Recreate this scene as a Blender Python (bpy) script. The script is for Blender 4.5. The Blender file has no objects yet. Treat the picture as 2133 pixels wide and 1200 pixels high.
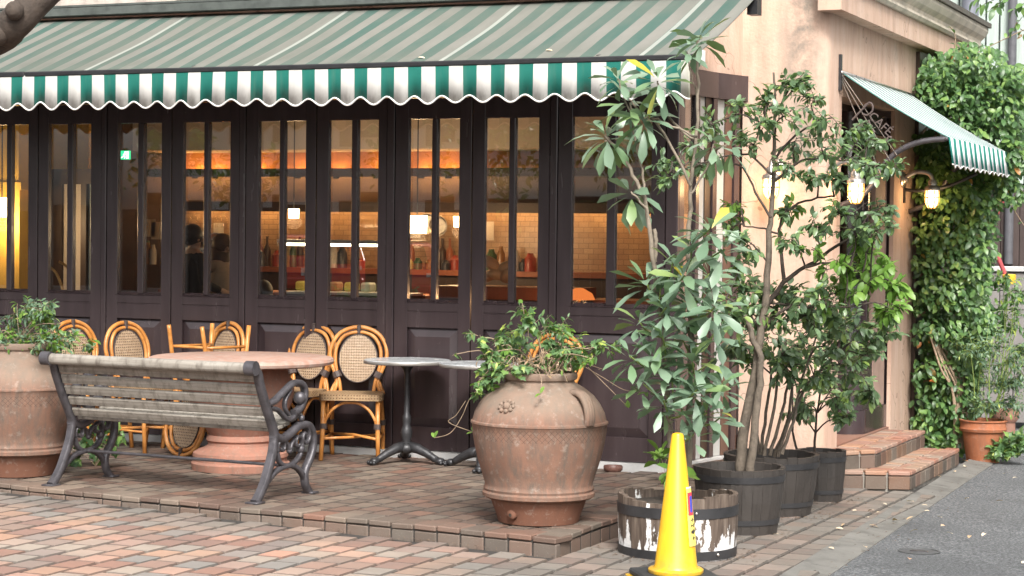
import bpy, bmesh, math, random
import numpy as np
from mathutils import Vector, Matrix, Euler
R_ = math.radians
PI = math.pi
SC = bpy.context.scene
COL = SC.collection
rng = random.Random(7)

# ------------------------------------------------------------------ camera, sky, sun, exposure
F_PX, CX, CY = 4200.0, 1066.5, 600.0
YAW, PITCH, ROLL = R_(23.36), math.atan(106/4200.0), 0.0115
CAM_LOC = Vector((5.899, -13.118, 1.6))
CAM_ROT = Matrix.Rotation(YAW, 3, 'Z') @ Matrix.Rotation(PI/2-PITCH, 3, 'X') @ Matrix.Rotation(ROLL, 3, 'Z')
cd = bpy.data.cameras.new('camera')
cam = bpy.data.objects.new('camera', cd)
COL.objects.link(cam)
cd.sensor_width = 36.0
cd.lens = 36.0*F_PX/2133.0
cd.clip_start, cd.clip_end = 0.1, 600
cam.matrix_world = Matrix.Translation(CAM_LOC) @ CAM_ROT.to_4x4()
SC.camera = cam

W = bpy.data.worlds.new('World')
SC.world = W
W.use_nodes = True
wn = W.node_tree
bg = wn.nodes['Background']
sky = wn.nodes.new('ShaderNodeTexSky')
sky.sky_type = 'NISHITA'
sky.sun_disc = False
SUN_EL, SUN_AZ = R_(44), R_(150)      # azimuth clockwise from +Y: sun stands in front of the cafe, to the right
sky.sun_elevation, sky.sun_rotation = SUN_EL, SUN_AZ
sky.air_density, sky.dust_density, sky.ozone_density = 1.0, 6.0, 1.0
hs = wn.nodes.new('ShaderNodeHueSaturation')
hs.inputs['Saturation'].default_value = 0.2
wn.links.new(sky.outputs[0], hs.inputs['Color'])
wn.links.new(hs.outputs[0], bg.inputs['Color'])
bg.inputs['Strength'].default_value = 0.12
sl = bpy.data.lights.new('sun', 'SUN')
sl.energy, sl.angle, sl.color = 1.9, R_(14), (1.0, 0.95, 0.88)
so = bpy.data.objects.new('sun', sl)
COL.objects.link(so)
sd = Vector((math.sin(SUN_AZ)*math.cos(SUN_EL), math.cos(SUN_AZ)*math.cos(SUN_EL), math.sin(SUN_EL)))
so.rotation_euler = sd.to_track_quat('Z', 'Y').to_euler()
so.location = (6, -6, 12)
vs = SC.view_settings
vs.view_transform, vs.look, vs.gamma, vs.use_curve_mapping = 'Standard', 'None', 1.0, False
vs.exposure = 1.12
SC.render.engine = 'CYCLES'
SC.cycles.use_denoising = True
SC.cycles.max_bounces = 10
SC.cycles.transparent_max_bounces = 16
SC.cycles.transmission_bounces = 6
SC.cycles.caustics_reflective = False
SC.cycles.caustics_refractive = False
SC.cycles.sample_clamp_indirect = 6.0

# measured with a calibrated camera: picture point -> place on the plane y = Y / z = Z
def ray(px, py): return CAM_ROT @ Vector(((px-CX)/F_PX, -(py-CY)/F_PX, -1.0))
def at(px, py, Y): d = ray(px, py); return CAM_LOC + d*((Y-CAM_LOC.y)/d.y)
def atx(px, py, X): d = ray(px, py); return CAM_LOC + d*((X-CAM_LOC.x)/d.x)
def proj(p):
    q = CAM_ROT.transposed() @ (Vector(p)-CAM_LOC)
    return (CX+F_PX*q.x/-q.z, CY-F_PX*q.y/-q.z, -q.z)
def gz(x, y):       # the lower pavement and road fall gently to the right and back, level further out
    return -0.03-0.0154*(min(max(x, -6), 8)+2)-0.012*(min(max(y, -5), 12)+3)

# ------------------------------------------------------------------ node helper and materials
class G:
    def __init__(s, name):
        s.m = bpy.data.materials.new(name); s.m.use_nodes = True
        s.t = s.m.node_tree; s.t.nodes.clear()
        s.o = s.t.nodes.new('ShaderNodeOutputMaterial')
    def put(s, sock, v):
        if isinstance(v, bpy.types.NodeSocket): s.t.links.new(v, sock)
        elif v is not None:
            if isinstance(v, (tuple, list)) and sock.type == 'RGBA' and len(v) == 3: v = (*v, 1)
            sock.default_value = v
    def n(s, typ, out=0, props=None, **kw):
        nd = s.t.nodes.new('ShaderNode'+typ)
        for k, v in (props or {}).items(): setattr(nd, k, v)
        for k, v in kw.items():
            k = int(k[1:]) if k[0] == '_' else k.replace('_', ' ')
            s.put(nd.inputs[k], v)
        return nd.outputs[out]
    def co(s, kind='Object'): return s.n('TexCoord', kind)
    def pos(s): return s.n('NewGeometry', 'Position')
    def sep(s, v, i): return s.n('SeparateXYZ', i, _0=v)
    def math(s, op, a, b=None, c=None, clamp=False):
        return s.n('Math', 0, {'operation': op, 'use_clamp': clamp}, _0=a, _1=b, _2=c)
    def map(s, v, sc=(1,1,1), loc=(0,0,0)): return s.n('Mapping', 0, None, Vector=v, Scale=sc, Location=loc)
    def noise(s, v, scale, detail=4, rough=.55, out='Fac'):
        return s.n('TexNoise', out, None, Vector=v, Scale=scale, Detail=detail, Roughness=rough)
    def ramp(s, f, stops, interp='LINEAR'):
        nd = s.t.nodes.new('ShaderNodeValToRGB'); s.put(nd.inputs[0], f)
        cr = nd.color_ramp; cr.interpolation = interp
        while len(cr.elements) < len(stops): cr.elements.new(0.5)
        for e, (p, c) in zip(cr.elements, stops):
            e.position = p
            c = (c, c, c) if isinstance(c, (int, float)) else c
            e.color = (*c, 1) if len(c) == 3 else c
        return nd.outputs[0]
    def mix(s, f, a, b, mode='MIX'):
        nd = s.t.nodes.new('ShaderNodeMix'); nd.data_type = 'RGBA'; nd.blend_type = mode
        s.put(nd.inputs[0], f); s.put(nd.inputs[6], a); s.put(nd.inputs[7], b)
        return nd.outputs[2]
    def rnd(s):
        a = s.n('ObjectInfo', 'Random'); b = s.n('NewGeometry', 'Random Per Island')
        return s.math('FRACT', s.math('ADD', a, b))
    def bump(s, h, strength=.3, dist=.01): return s.n('Bump', 0, None, Height=h, Strength=strength, Distance=dist)
    def bsdf(s, col, rough=.6, metal=0, normal=None, spec=.5, **kw):
        nd = s.t.nodes.new('ShaderNodeBsdfPrincipled')
        s.put(nd.inputs['Base Color'], col); s.put(nd.inputs['Roughness'], rough)
        s.put(nd.inputs['Metallic'], metal); s.put(nd.inputs['Specular IOR Level'], spec)
        if normal is not None: s.put(nd.inputs['Normal'], normal)
        for k, v in kw.items(): s.put(nd.inputs[k.replace('_', ' ')], v)
        return nd.outputs[0]
    def done(s, sh): s.t.links.new(sh, s.o.inputs[0]); return s.m

def pbr(name, c, rough=.6, metal=0, var=.25, vs_=8, bump=.15, bs=60, spec=.5, streak=False, c2=None, wear=.5):
    g = G(name); p = g.co()
    if streak: p2 = g.map(p, (6, 6, .6))
    else: p2 = p
    n1 = g.noise(p2, vs_, 6, .62)
    dark = c2 or tuple(x*(1-var) for x in c); lite = tuple(min(.9, x*(1+var*.6)) for x in c)
    col = g.ramp(n1, [(.3, dark), (wear, c), (.72, lite)])
    n2 = g.noise(p, bs, 5)
    r = g.math('ADD', g.math('MULTIPLY', n1, .25), rough-.12)
    return g.done(g.bsdf(col, r, metal, g.bump(n2, bump, .01), spec))

def emit(name, c, s):
    g = G(name); return g.done(g.n('Emission', 0, None, Color=c, Strength=s))

def leafmat(name, stops, rough=.38, trans=.25, spec=.5):
    g = G(name); r = g.rnd(); col = g.ramp(r, stops)
    n = g.noise(g.co(), 35, 2)
    col = g.mix(g.math('MULTIPLY', n, .35), col, g.mix(.5, col, (.02, .04, .015)))
    b = g.bsdf(col, rough, 0, None, spec)
    t = g.n('BsdfTranslucent', 0, None, Color=g.mix(.35, col, (.25, .45, .06)))
    return g.done(g.n('MixShader', 0, None, Fac=trans, _1=b, _2=t))

def brickmat(name, stops, dirt, dirt_col, front=False, joint=False):
    g = G(name); P = g.pos(); col = g.ramp(g.rnd(), stops, 'LINEAR')
    n1 = g.noise(P, 26, 6, .7); n2 = g.noise(P, 1.7, 4, .6); n3 = g.noise(P, 140, 3)
    col = g.mix(g.math('MULTIPLY', n1, .6), col, g.mix(.55, col, (.10, .085, .075)))
    d = g.ramp(n2, [(.38, 0.0), (.62, 1.0)])
    if front:   # grime collects beside the kerb and along the shady street side
        ky = g.math('MULTIPLY_ADD', g.sep(P, 1), 1.0/.75, 3.75/.75, clamp=True)   # 0 at y=-3.75, 1 at y=-3.0
        kx = g.math('MULTIPLY_ADD', g.sep(P, 0), 1.0/1.0, -1.0/1.0, clamp=True)
        k = g.math('MAXIMUM', ky, kx)
        d = g.math('ADD', g.math('MULTIPLY', d, .35), g.math('MULTIPLY', k, .68), clamp=True)
    d = g.math('MULTIPLY', d, dirt)
    col = g.mix(d, col, g.mix(n1, dirt_col, tuple(x*1.7 for x in dirt_col)))
    col = g.mix(1.0, col, g.ramp(g.rnd(), [(0, .85), (.33, 1.15), (.5, .92), (.75, 1.2), (1, 1.0)]), 'MULTIPLY')
    col = g.mix(g.ramp(n3, [(.62, 0), (.75, .35)]), col, (.42, .37, .32))
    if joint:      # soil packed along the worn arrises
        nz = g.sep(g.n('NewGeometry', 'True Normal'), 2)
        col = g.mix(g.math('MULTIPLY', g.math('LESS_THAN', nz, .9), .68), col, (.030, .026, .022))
    rough = g.math('MULTIPLY_ADD', n2, .3, .5)
    return g.done(g.bsdf(col, rough, 0, g.bump(g.math('ADD', n1, g.math('MULTIPLY', n3, .4)), .35, .006), .4))

MT = {}
RED = [(0, (.42, .225, .165)), (.12, (.31, .18, .145)), (.25, (.50, .32, .235)), (.37, (.21, .175, .16)), (.5, (.53, .30, .20)), (.62, (.37, .315, .265)), (.74, (.44, .235, .17)), (.86, (.235, .22, .205)), (1, (.45, .36, .29))]
TER = [(0, (.18, .088, .062)), (.2, (.115, .085, .068)), (.4, (.22, .11, .075)), (.6, (.145, .12, .097)), (.8, (.22, .165, .125)), (1, (.125, .075, .056))]
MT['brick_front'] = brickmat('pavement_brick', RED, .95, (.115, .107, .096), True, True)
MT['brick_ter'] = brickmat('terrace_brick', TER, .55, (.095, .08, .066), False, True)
MT['brick_cap'] = brickmat('kerb_cap_brick', TER, .55, (.095, .08, .066))
MT['brick_kerb'] = brickmat('kerb_brick', [(0, (.13, .095, .075)), (.5, (.19, .12, .09)), (1, (.115, .095, .08))], .6, (.11, .095, .08))
MT['brick_step'] = brickmat('step_brick', [(0, (.40, .17, .11)), (.3, (.24, .13, .095)), (.5, (.46, .24, .14)), (.7, (.27, .21, .165)), (1, (.38, .17, .12))], .4, (.16, .13, .105))
MT['brick_riser'] = brickmat('riser_brick', [(0, (.06, .046, .035)), (.3, (.12, .06, .038)), (.5, (.19, .095, .05)), (.75, (.085, .068, .054)), (1, (.14, .065, .042))], .35, (.13, .115, .095))
MT['mortar'] = pbr('mortar', (.045, .04, .036), .9, bump=.3)
MT['mortar_lt'] = pbr('mortar_light', (.27, .25, .22), .9, bump=.3)
g = G('asphalt'); P = g.pos(); a = g.noise(P, 62, 4, .75); b = g.noise(P, 1.1, 4); v = g.n('TexVoronoi', 'Distance', None, Vector=P, Scale=120.0)
col = g.ramp(a, [(.34, (.045, .047, .05)), (.5, (.115, .12, .126)), (.66, (.31, .32, .33))])
col = g.mix(g.ramp(b, [(.40, .55), (.60, .05)]), col, (.075, .078, .082))
MT['asphalt'] = g.done(g.bsdf(col, .8, 0, g.bump(g.math('ADD', a, v), .6, .01), .3))
MT['gutter'] = pbr('gutter_concrete', (.155, .15, .138), .8, var=.45, vs_=4, bump=.35)
MT['concrete'] = pbr('pale_concrete', (.50, .50, .49), .7, var=.25, vs_=4)
g = G('brown_paint'); P = g.pos()
n1 = g.noise(g.map(P, (5, 5, .8)), 2.2, 3, .5); n2 = g.noise(P, 34, 4, .75); n3 = g.noise(P, 90, 3)
col = g.ramp(n1, [(.3, (.036, .0245, .027)), (.55, (.045, .0315, .034)), (.8, (.057, .041, .043))])
col = g.mix(g.ramp(n2, [(.67, 0.0), (.74, .30)]), col, (.20, .17, .16))
MT['brown'] = g.done(g.bsdf(col, g.math('MULTIPLY_ADD', n1, .08, .22), 0, g.bump(n3, .08, .003), .7))
g = G('pink_plaster'); P = g.pos()
n1 = g.noise(P, 1.3, 6, .7); n2 = g.noise(g.map(P, (4, 4, .7)), 1.6, 6, .7); n3 = g.noise(P, 45, 5)
col = g.ramp(n2, [(.3, (.46, .305, .23)), (.52, (.56, .395, .305)), (.72, (.62, .47, .38))])
hx = g.math('MULTIPLY', g.ramp(g.sep(P, 2), [(0, 0), (1, 1)]), 1.0)
n1s = g.noise(P, 3.4, 6, .72)
st = g.math('MULTIPLY', g.ramp(n1s, [(.36, 0.0), (.56, .95)]), g.math('MULTIPLY_ADD', g.math('ABSOLUTE', g.math('SUBTRACT', g.sep(P, 0), 2.06)), -6.5, 1.25, clamp=True))
st = g.math('MULTIPLY', st, g.math('MULTIPLY_ADD', g.sep(P, 2), .7, -.8, clamp=True))
col = g.mix(st, col, (.21, .185, .155))
col = g.mix(g.ramp(g.noise(P, 5, 6, .75), [(.54, 0), (.74, .55)]), col, (.36, .285, .235))
crk = g.n('TexVoronoi', 'Distance', {'feature': 'DISTANCE_TO_EDGE'}, Vector=g.map(g.n('VectorMath', 0, {'operation': 'ADD'}, _0=P, _1=g.n('TexNoise', 'Color', None, Vector=P, Scale=3.0)), (.8, .8, .45)), Scale=1.0)
col = g.mix(g.math('MULTIPLY', g.math('LESS_THAN', crk, .0035), .5), col, (.17, .12, .095))
MT['plaster'] = g.done(g.bsdf(col, .85, 0, g.bump(g.math('ADD', n3, g.math('MULTIPLY', n1, 2.0)), .35, .010), .25))
MT['cream'] = pbr('cornice_cream', (.56, .49, .40), .75, var=.35, vs_=5, bump=.15)
MT['grey_wall'] = pbr('upper_grey_stucco', (.46, .40, .35), .9, var=.4, vs_=6, bump=.4, bs=90)
MT['hood'] = pbr('awning_hood_metal', (.075, .085, .078), .5, var=.4, vs_=9)
MT['black'] = pbr('black_metal', (.018, .018, .02), .42, var=.3)
MT['iron'] = pbr('cast_iron', (.085, .08, .088), .36, .35, var=.45, vs_=18, bump=.25, bs=120)
MT['dark_iron'] = pbr('dark_cast_iron', (.04, .04, .043), .4, .3, var=.4, vs_=20, bump=.2)
g = G('bench_wood'); P = g.co(); n1 = g.noise(g.map(P, (.55, 16, 16)), 3.5, 7, .6); n2 = g.noise(g.map(P, (6, 3, 3)), 3, 5, .7)
col = g.ramp(n1, [(.3, (.19, .17, .145)), (.52, (.285, .262, .228)), (.75, (.38, .355, .315))])
col = g.mix(g.ramp(n2, [(.47, 0), (.70, .7)]), col, (.075, .06, .048))
MT['bench'] = g.done(g.bsdf(col, .7, 0, g.bump(n1, .3, .004), .35))
g = G('rattan'); P = g.co(); n1 = g.noise(P, 14, 5, .6); n2 = g.noise(P, 90, 3)
col = g.ramp(n1, [(.28, (.36, .13, .03)), (.5, (.54, .225, .055)), (.72, (.66, .32, .11))])
MT['rattan'] = g.done(g.bsdf(col, .34, 0, g.bump(n2, .1, .003), .5))
MT['wrap'] = pbr('rattan_wrap', (.07, .05, .045), .5, bump=.4, bs=200)
g = G('cane_weave'); P = g.co()
def cell(axis, s): return g.math('PINGPONG', g.math('MULTIPLY', g.sep(P, axis), s), .5)
hx_, hz_, hy_ = cell(0, 55), cell(2, 50), cell(1, 55)
nz = g.sep(g.n('NewGeometry', 'Normal'), 2)
hole = g.math('MULTIPLY', g.math('GREATER_THAN', hx_, .27), g.math('GREATER_THAN', hz_, .30))
col = g.mix(hole, g.ramp(g.noise(P, 70, 3), [(.3, (.30, .20, .12)), (.7, (.46, .345, .24))]), (.05, .028, .014))
MT['weave'] = g.done(g.bsdf(col, .5, 0, g.bump(g.math('ADD', hx_, hz_), .5, .006), .35))
g = G('seat_weave'); P = g.co()
h = g.math('MULTIPLY', g.math('GREATER_THAN', g.math('PINGPONG', g.math('MULTIPLY', g.sep(P, 0), 48), .5), .3), g.math('GREATER_THAN', g.math('PINGPONG', g.math('MULTIPLY', g.math('ADD', g.sep(P, 1), g.sep(P, 2)), 48), .5), .3))
col = g.mix(h, g.ramp(g.noise(P, 60, 3), [(.3, (.27, .17, .09)), (.7, (.43, .30, .175))]), (.10, .055, .025))
MT['seatweave'] = g.done(g.bsdf(col, .5, 0, g.bump(h, .4, .004), .35))
def terracotta(name, base, lat=False, dirtc=(.20, .165, .13)):
    g = G(name); P = g.co(); n1 = g.noise(P, 3.2, 6, .65); n2 = g.noise(g.map(P, (9, 9, 1.4)), 2.2, 6, .7); n3 = g.noise(P, 90, 5)
    col = g.ramp(n1, [(.25, tuple(x*.72 for x in base)), (.5, base), (.75, tuple(x*1.22 for x in base))])
    col = g.mix(g.ramp(n2, [(.42, 0), (.66, .8)]), col, dirtc)
    z = g.sep(P, 2)
    h = n3
    if lat:
        top = g.math('MULTIPLY_ADD', z, 12, -7.0, clamp=True)     # the shoulder is weathered grey
        col = g.mix(g.math('MULTIPLY', top, .6), col, g.mix(n1, (.17, .135, .108), (.28, .225, .175)))
        low = g.math('MULTIPLY_ADD', z, -20, 3.2, clamp=True)
        col = g.mix(g.math('MULTIPLY', low, .75), col, (.17, .072, .044))
        ang = g.math('MULTIPLY', g.math('ARCTAN2', g.sep(P, 1), g.sep(P, 0)), 11.0)
        za = g.math('MULTIPLY', z, 30.0)
        l1 = g.math('PINGPONG', g.math('ADD', ang, za), .5); l2 = g.math('PINGPONG', g.math('SUBTRACT', ang, za), .5)
        ln = g.math('LESS_THAN', g.math('MINIMUM', l1, l2), .055)
        band = g.math('MULTIPLY', g.math('LESS_THAN', z, .545), g.math('GREATER_THAN', z, .475))
        ln = g.math('MULTIPLY', ln, band)
        col = g.mix(g.math('MULTIPLY', ln, .75), col, (.09, .06, .045))
        h = g.math('SUBTRACT', n3, g.math('MULTIPLY', ln, 2.0))
    col = g.mix(g.ramp(g.noise(P, 22, 5, .7), [(.56, 0), (.74, .45)]), col, (.40, .35, .30))
    return g.done(g.bsdf(col, .82, 0, g.bump(h, .3, .006), .25))
MT['jar'] = terracotta('weathered_terracotta', (.225, .125, .088), True, (.115, .10, .084))
MT['terra'] = terracotta('terracotta', (.33, .16, .115), False, (.24, .15, .115))
MT['pot'] = terracotta('orange_terracotta', (.36, .13, .062), False, (.25, .11, .065))
MT['tabletop'] = terracotta('terracotta_top', (.40, .235, .18), False, (.42, .34, .29))
MT['soil'] = pbr('soil', (.045, .035, .027), .95, var=.5, vs_=30, bump=.8, bs=50)
MT['tub'] = pbr('dark_stained_wood', (.042, .036, .032), .55, var=.3, vs_=5, bump=.2, streak=True)
MT['hoop'] = pbr('black_hoop', (.03, .03, .032), .45, var=.3)
g = G('peeling_paint'); P = g.co(); n1 = g.noise(g.map(P, (13, 13, 2.6)), 1.0, 5, .55); n2 = g.noise(g.map(P, (40, 40, 4)), 1.0, 5, .6)
z = g.sep(P, 2); n4 = g.noise(P, 38, 4, .7)
wood = g.ramp(n2, [(.3, (.055, .04, .032)), (.55, (.125, .095, .075)), (.75, (.20, .165, .135))])
zz = g.math('MULTIPLY', g.math('ABSOLUTE', g.math('SUBTRACT', z, .15)), 1.3)
f = g.math('ADD', g.math('MULTIPLY', n1, 1.6), g.math('MULTIPLY', g.math('SUBTRACT', .14, z), 1.15))
f = g.math('ADD', f, g.math('MULTIPLY', g.math('SUBTRACT', n4, .5), .25))
fac = g.ramp(f, [(.835, 0), (.85, .7), (.875, 1)])
col = g.mix(fac, wood, g.ramp(n4, [(.3, (.55, .55, .54)), (.6, (.78, .78, .77))]))
MT['peel'] = g.done(g.bsdf(col, .7, 0, g.bump(g.math('ADD', n2, fac), .35, .004), .3))
g = G('cone_yellow'); P = g.co(); n = g.noise(g.map(P, (3, 3, 1)), 7, 4)
col = g.ramp(n, [(.3, (.66, .36, .010)), (.6, (.74, .44, .014))])
col = g.mix(g.ramp(g.noise(g.map(P, (14, 14, 2.5)), 2.2, 6, .75), [(.58, 0), (.78, .45)]), col, (.45, .30, .08))
col = g.mix(g.math('MULTIPLY', g.math('MULTIPLY_ADD', g.sep(P, 2), -6, 1.1, clamp=True), g.ramp(g.noise(P, 16, 5, .7), [(.4, 0), (.65, .7)])), col, (.22, .17, .09))
MT['cone'] = g.done(g.bsdf(col, .34, 0, None, .5))
MT['rubber'] = pbr('black_rubber', (.03, .032, .034), .7, var=.3)
MT['bark'] = pbr('bark', (.13, .105, .08), .85, var=.45, vs_=24, bump=.5, bs=70)
MT['bark_gr'] = pbr('smooth_grey_bark', (.20, .165, .125), .8, var=.4, vs_=26, bump=.35, bs=70)
MT['bark_dk'] = pbr('dark_bark', (.06, .045, .035), .85, var=.45, vs_=20, bump=.8, bs=40)
MT['vine'] = pbr('dry_vine', (.30, .22, .15), .8, var=.4, vs_=30)
MT['green_stem'] = pbr('green_stem', (.22, .30, .08), .5, var=.3)
MT['rhodo'] = leafmat('broad_leaf', [(0, (.125, .205, .13)), (.3, (.175, .27, .18)), (.6, (.24, .34, .24)), (.85, (.14, .245, .115)), (.985, (.24, .33, .11)), (1, (.5, .40, .03))], .42, .2, .8)
MT['camel'] = leafmat('camellia_leaf', [(0, (.09, .155, .08)), (.35, (.13, .215, .105)), (.7, (.18, .28, .135)), (.93, (.22, .34, .11)), (1, (.28, .40, .09))], .38, .3, .9)
MT['fresh'] = leafmat('fresh_leaf', [(0, (.12, .25, .045)), (.5, (.17, .32, .055)), (1, (.24, .40, .08))], .40, .4)
MT['ivyw'] = leafmat('wall_creeper_leaf', [(0, (.055, .12, .045)), (.4, (.09, .185, .062)), (.7, (.14, .26, .078)), (.93, (.20, .33, .09)), (.992, (.22, .34, .09)), (1, (.55, .13, .03))], .40, .25, .6)
MT['jarlf'] = leafmat('jar_vine_leaf', [(0, (.075, .155, .06)), (.35, (.11, .21, .08)), (.65, (.155, .27, .11)), (.88, (.21, .35, .09)), (1, (.42, .50, .10))], .42, .3)
MT['palelf'] = leafmat('grey_green_leaf', [(0, (.09, .165, .10)), (.4, (.13, .22, .135)), (.75, (.18, .275, .17)), (.94, (.21, .34, .10)), (1, (.42, .48, .08))], .45, .25)
MT['treelf'] = leafmat('tree_leaf', [(0, (.025, .055, .02)), (.5, (.05, .10, .035)), (1, (.085, .15, .05))], .4, .3)
MT['dead'] = leafmat('fallen_leaf', [(0, (.50, .34, .20)), (.5, (.66, .52, .36)), (.8, (.72, .62, .48)), (1, (.55, .25, .10))], .7, .1)
MT['weeddry'] = leafmat('dry_leaf', [(0, (.24, .16, .09)), (1, (.40, .28, .17))], .7, .1)
def glassmat(name, tint, ior=1.5, extra=0.0):
    g = G(name)
    bf = g.n('NewGeometry', 'Backfacing')          # thin pane: both faces mirror alike, no bending of light
    fr = g.n('Fresnel', 0, None, IOR=g.math('MULTIPLY_ADD', bf, 1/ior-ior, ior))
    if extra: fr = g.math('ADD', fr, extra, clamp=True)
    t = g.n('BsdfTransparent', 0, None, Color=tint)
    gl = g.n('BsdfGlossy', 0, {'distribution': 'GGX'}, Color=(1, 1, 1), Roughness=0.0)
    return g.done(g.n('MixShader', 0, None, Fac=fr, _1=t, _2=gl))
MT['glass'] = glassmat('window_glass', (.95, .95, .94), 2.0, .012)
MT['lampglass'] = glassmat('lamp_glass', (.99, .98, .96), 1.45)
MT['chrome'] = pbr('worn_nickel', (.55, .52, .48), .3, .9, var=.3, vs_=20, bump=.1)
MT['brass'] = pbr('brass', (.55, .36, .14), .32, .9, var=.3, vs_=20)
MT['marble'] = pbr('grey_table_top', (.42, .44, .45), .25, var=.15, vs_=6)
MT['tin'] = pbr('table_edge', (.30, .28, .26), .35, .5)
MT['oak'] = pbr('brown_frame', (.12, .065, .045), .5, var=.3, vs_=6)
MT['greywhite'] = pbr('grey_white_board', (.42, .42, .40), .6, var=.15)
MT['white'] = pbr('white_paint', (.72, .72, .71), .5, var=.1)
MT['yellow'] = pbr('yellow_paint', (.62, .40, .075), .6, var=.12)
MT['int_wall'] = pbr('warm_plaster', (.27, .21, .18), .8, var=.15, vs_=2)
MT['int_pale'] = pbr('pale_ceiling', (.62, .57, .51), .8, var=.08, vs_=2)
MT['int_dark'] = pbr('dark_walnut', (.05, .028, .018), .45, var=.3, vs_=6)
MT['int_floor'] = pbr('dark_floor', (.10, .06, .04), .5, var=.3)
MT['int_red'] = pbr('red_wood', (.28, .085, .035), .45, var=.3, vs_=6)

# ------------------------------------------------------------------ mesh builder
class M:
    def __init__(s): s.v, s.f = [], []
    def add(s, vs, fs):
        b = len(s.v); s.v += [tuple(p) for p in vs]; s.f += [tuple(b+i for i in f) for f in fs]; return s
    def box(s, x0, x1, y0, y1, z0, z1):
        return s.add([(x0,y0,z0),(x1,y0,z0),(x1,y1,z0),(x0,y1,z0),(x0,y0,z1),(x1,y0,z1),(x1,y1,z1),(x0,y1,z1)],
                     [(3,2,1,0),(4,5,6,7),(0,1,5,4),(1,2,6,5),(2,3,7,6),(3,0,4,7)])
    def cbox(s, x0, x1, y0, y1, z0, z1, c=.004):     # box with chamfered edges
        bm = bmesh.new(); bmesh.ops.create_cube(bm, size=1)
        for v in bm.verts: v.co = Vector(((x0+x1)/2+v.co.x*(x1-x0), (y0+y1)/2+v.co.y*(y1-y0), (z0+z1)/2+v.co.z*(z1-z0)))
        bmesh.ops.bevel(bm, geom=bm.edges[:], offset=c, segments=1, affect='EDGES', profile=.5)
        bm.verts.index_update()
        s.add([v.co[:] for v in bm.verts], [[v.index for v in f.verts] for f in bm.faces]); bm.free(); return s
    def tr(s, mat, start=0):
        for i in range(start, len(s.v)): s.v[i] = tuple(mat @ Vector(s.v[i]))
        return s
    def tube(s, pts, r, n=8, cap=True, closed=False):
        pts = [Vector(p) for p in pts]; k = len(pts)
        rs = r if isinstance(r, (list, tuple)) else [r]*k
        b = len(s.v); up = None
        for i, p in enumerate(pts):
            a = pts[(i-1) % k] if (closed or i > 0) else p
            c = pts[(i+1) % k] if (closed or i < k-1) else p
            t = (c-a).normalized()
            if up is None:
                up = t.orthogonal().normalized()
            up = (up-t*up.dot(t))
            up = up.normalized() if up.length > 1e-6 else t.orthogonal().normalized()
            w = t.cross(up)
            for j in range(n):
                q = 2*PI*j/n
                s.v.append(tuple(p+(up*math.cos(q)+w*math.sin(q))*rs[i]))
        for i in range(k if closed else k-1):
            i2 = (i+1) % k
            for j in range(n):
                s.f.append((b+i*n+j, b+i*n+(j+1) % n, b+i2*n+(j+1) % n, b+i2*n+j))
        if cap and not closed:
            s.f.append(tuple(b+j for j in range(n))[::-1]); s.f.append(tuple(b+(k-1)*n+j for j in range(n)))
        return s
    def lathe(s, prof, n=32, cx=0, cy=0, cz=0, cap0=True, cap1=True, wob=0):
        b = len(s.v); k = len(prof)
        for (r, z) in prof:
            for j in range(n):
                q = 2*PI*j/n; rr = r*(1+wob*math.sin(3*q+z*7))
                s.v.append((cx+rr*math.cos(q), cy+rr*math.sin(q), cz+z))
        for i in range(k-1):
            for j in range(n):
                s.f.append((b+i*n+j, b+i*n+(j+1) % n, b+(i+1)*n+(j+1) % n, b+(i+1)*n+j))
        if cap0: s.f.append(tuple(b+j for j in range(n))[::-1])
        if cap1: s.f.append(tuple(b+(k-1)*n+j for j in range(n)))
        return s
    def prism(s, poly, z0, z1):      # poly: list of (x, y)
        n = len(poly)
        return s.add([(x,y,z0) for x,y in poly]+[(x,y,z1) for x,y in poly],
                     [tuple(range(n))[::-1], tuple(range(n,2*n))]+[(i,(i+1)%n,n+(i+1)%n,n+i) for i in range(n)])
    def sweepxz(s, poly, y0, y1):    # poly (x, z) pushed along y
        n = len(poly)
        return s.add([(x,y0,z) for x,z in poly]+[(x,y1,z) for x,z in poly],
                     [tuple(range(n)), tuple(range(n,2*n))[::-1]]+[(i,n+i,n+(i+1)%n,(i+1)%n) for i in range(n)])
    def sphere(s, c, r, n=12, m=8, sc=(1,1,1)):
        c = Vector(c)
        prof = [(max(1e-4, math.sin(PI*i/m)), -math.cos(PI*i/m)) for i in range(m+1)]
        b = len(s.v); s.lathe(prof, n)
        for i in range(b, len(s.v)): v = s.v[i]; s.v[i] = (c.x+v[0]*r*sc[0], c.y+v[1]*r*sc[1], c.z+v[2]*r*sc[2])
        return s
    def mesh(s, name, mat=None, smooth=False, fix=True):
        me = bpy.data.meshes.new(name); me.from_pydata(s.v, [], s.f)
        if fix and len(s.f) < 20000:
            bm = bmesh.new(); bm.from_mesh(me); bmesh.ops.recalc_face_normals(bm, faces=bm.faces[:]); bm.to_mesh(me); bm.free()
        if mat: me.materials.append(mat)
        if smooth: shade(me, smooth)
        return me
    def make(s, name, mat, parent=None, smooth=False, world=False, fix=True):
        if world and parent is not None:
            o = base_of(parent); s.tr(Matrix.Translation(-o))
        return link(name, s.mesh(name, mat, smooth, fix), parent)
def shade(me, ang=True):
    me.polygons.foreach_set('use_smooth', [True]*len(me.polygons))
    if ang is not True:
        bm = bmesh.new(); bm.from_mesh(me)
        for e in bm.edges:
            e.smooth = not (len(e.link_faces) == 2 and e.calc_face_angle(0) > R_(ang))
        bm.to_mesh(me); bm.free()
def base_of(o):
    p = Vector(o.location)
    while o.parent: o = o.parent; p = p+Vector(o.location)
    return p
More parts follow.
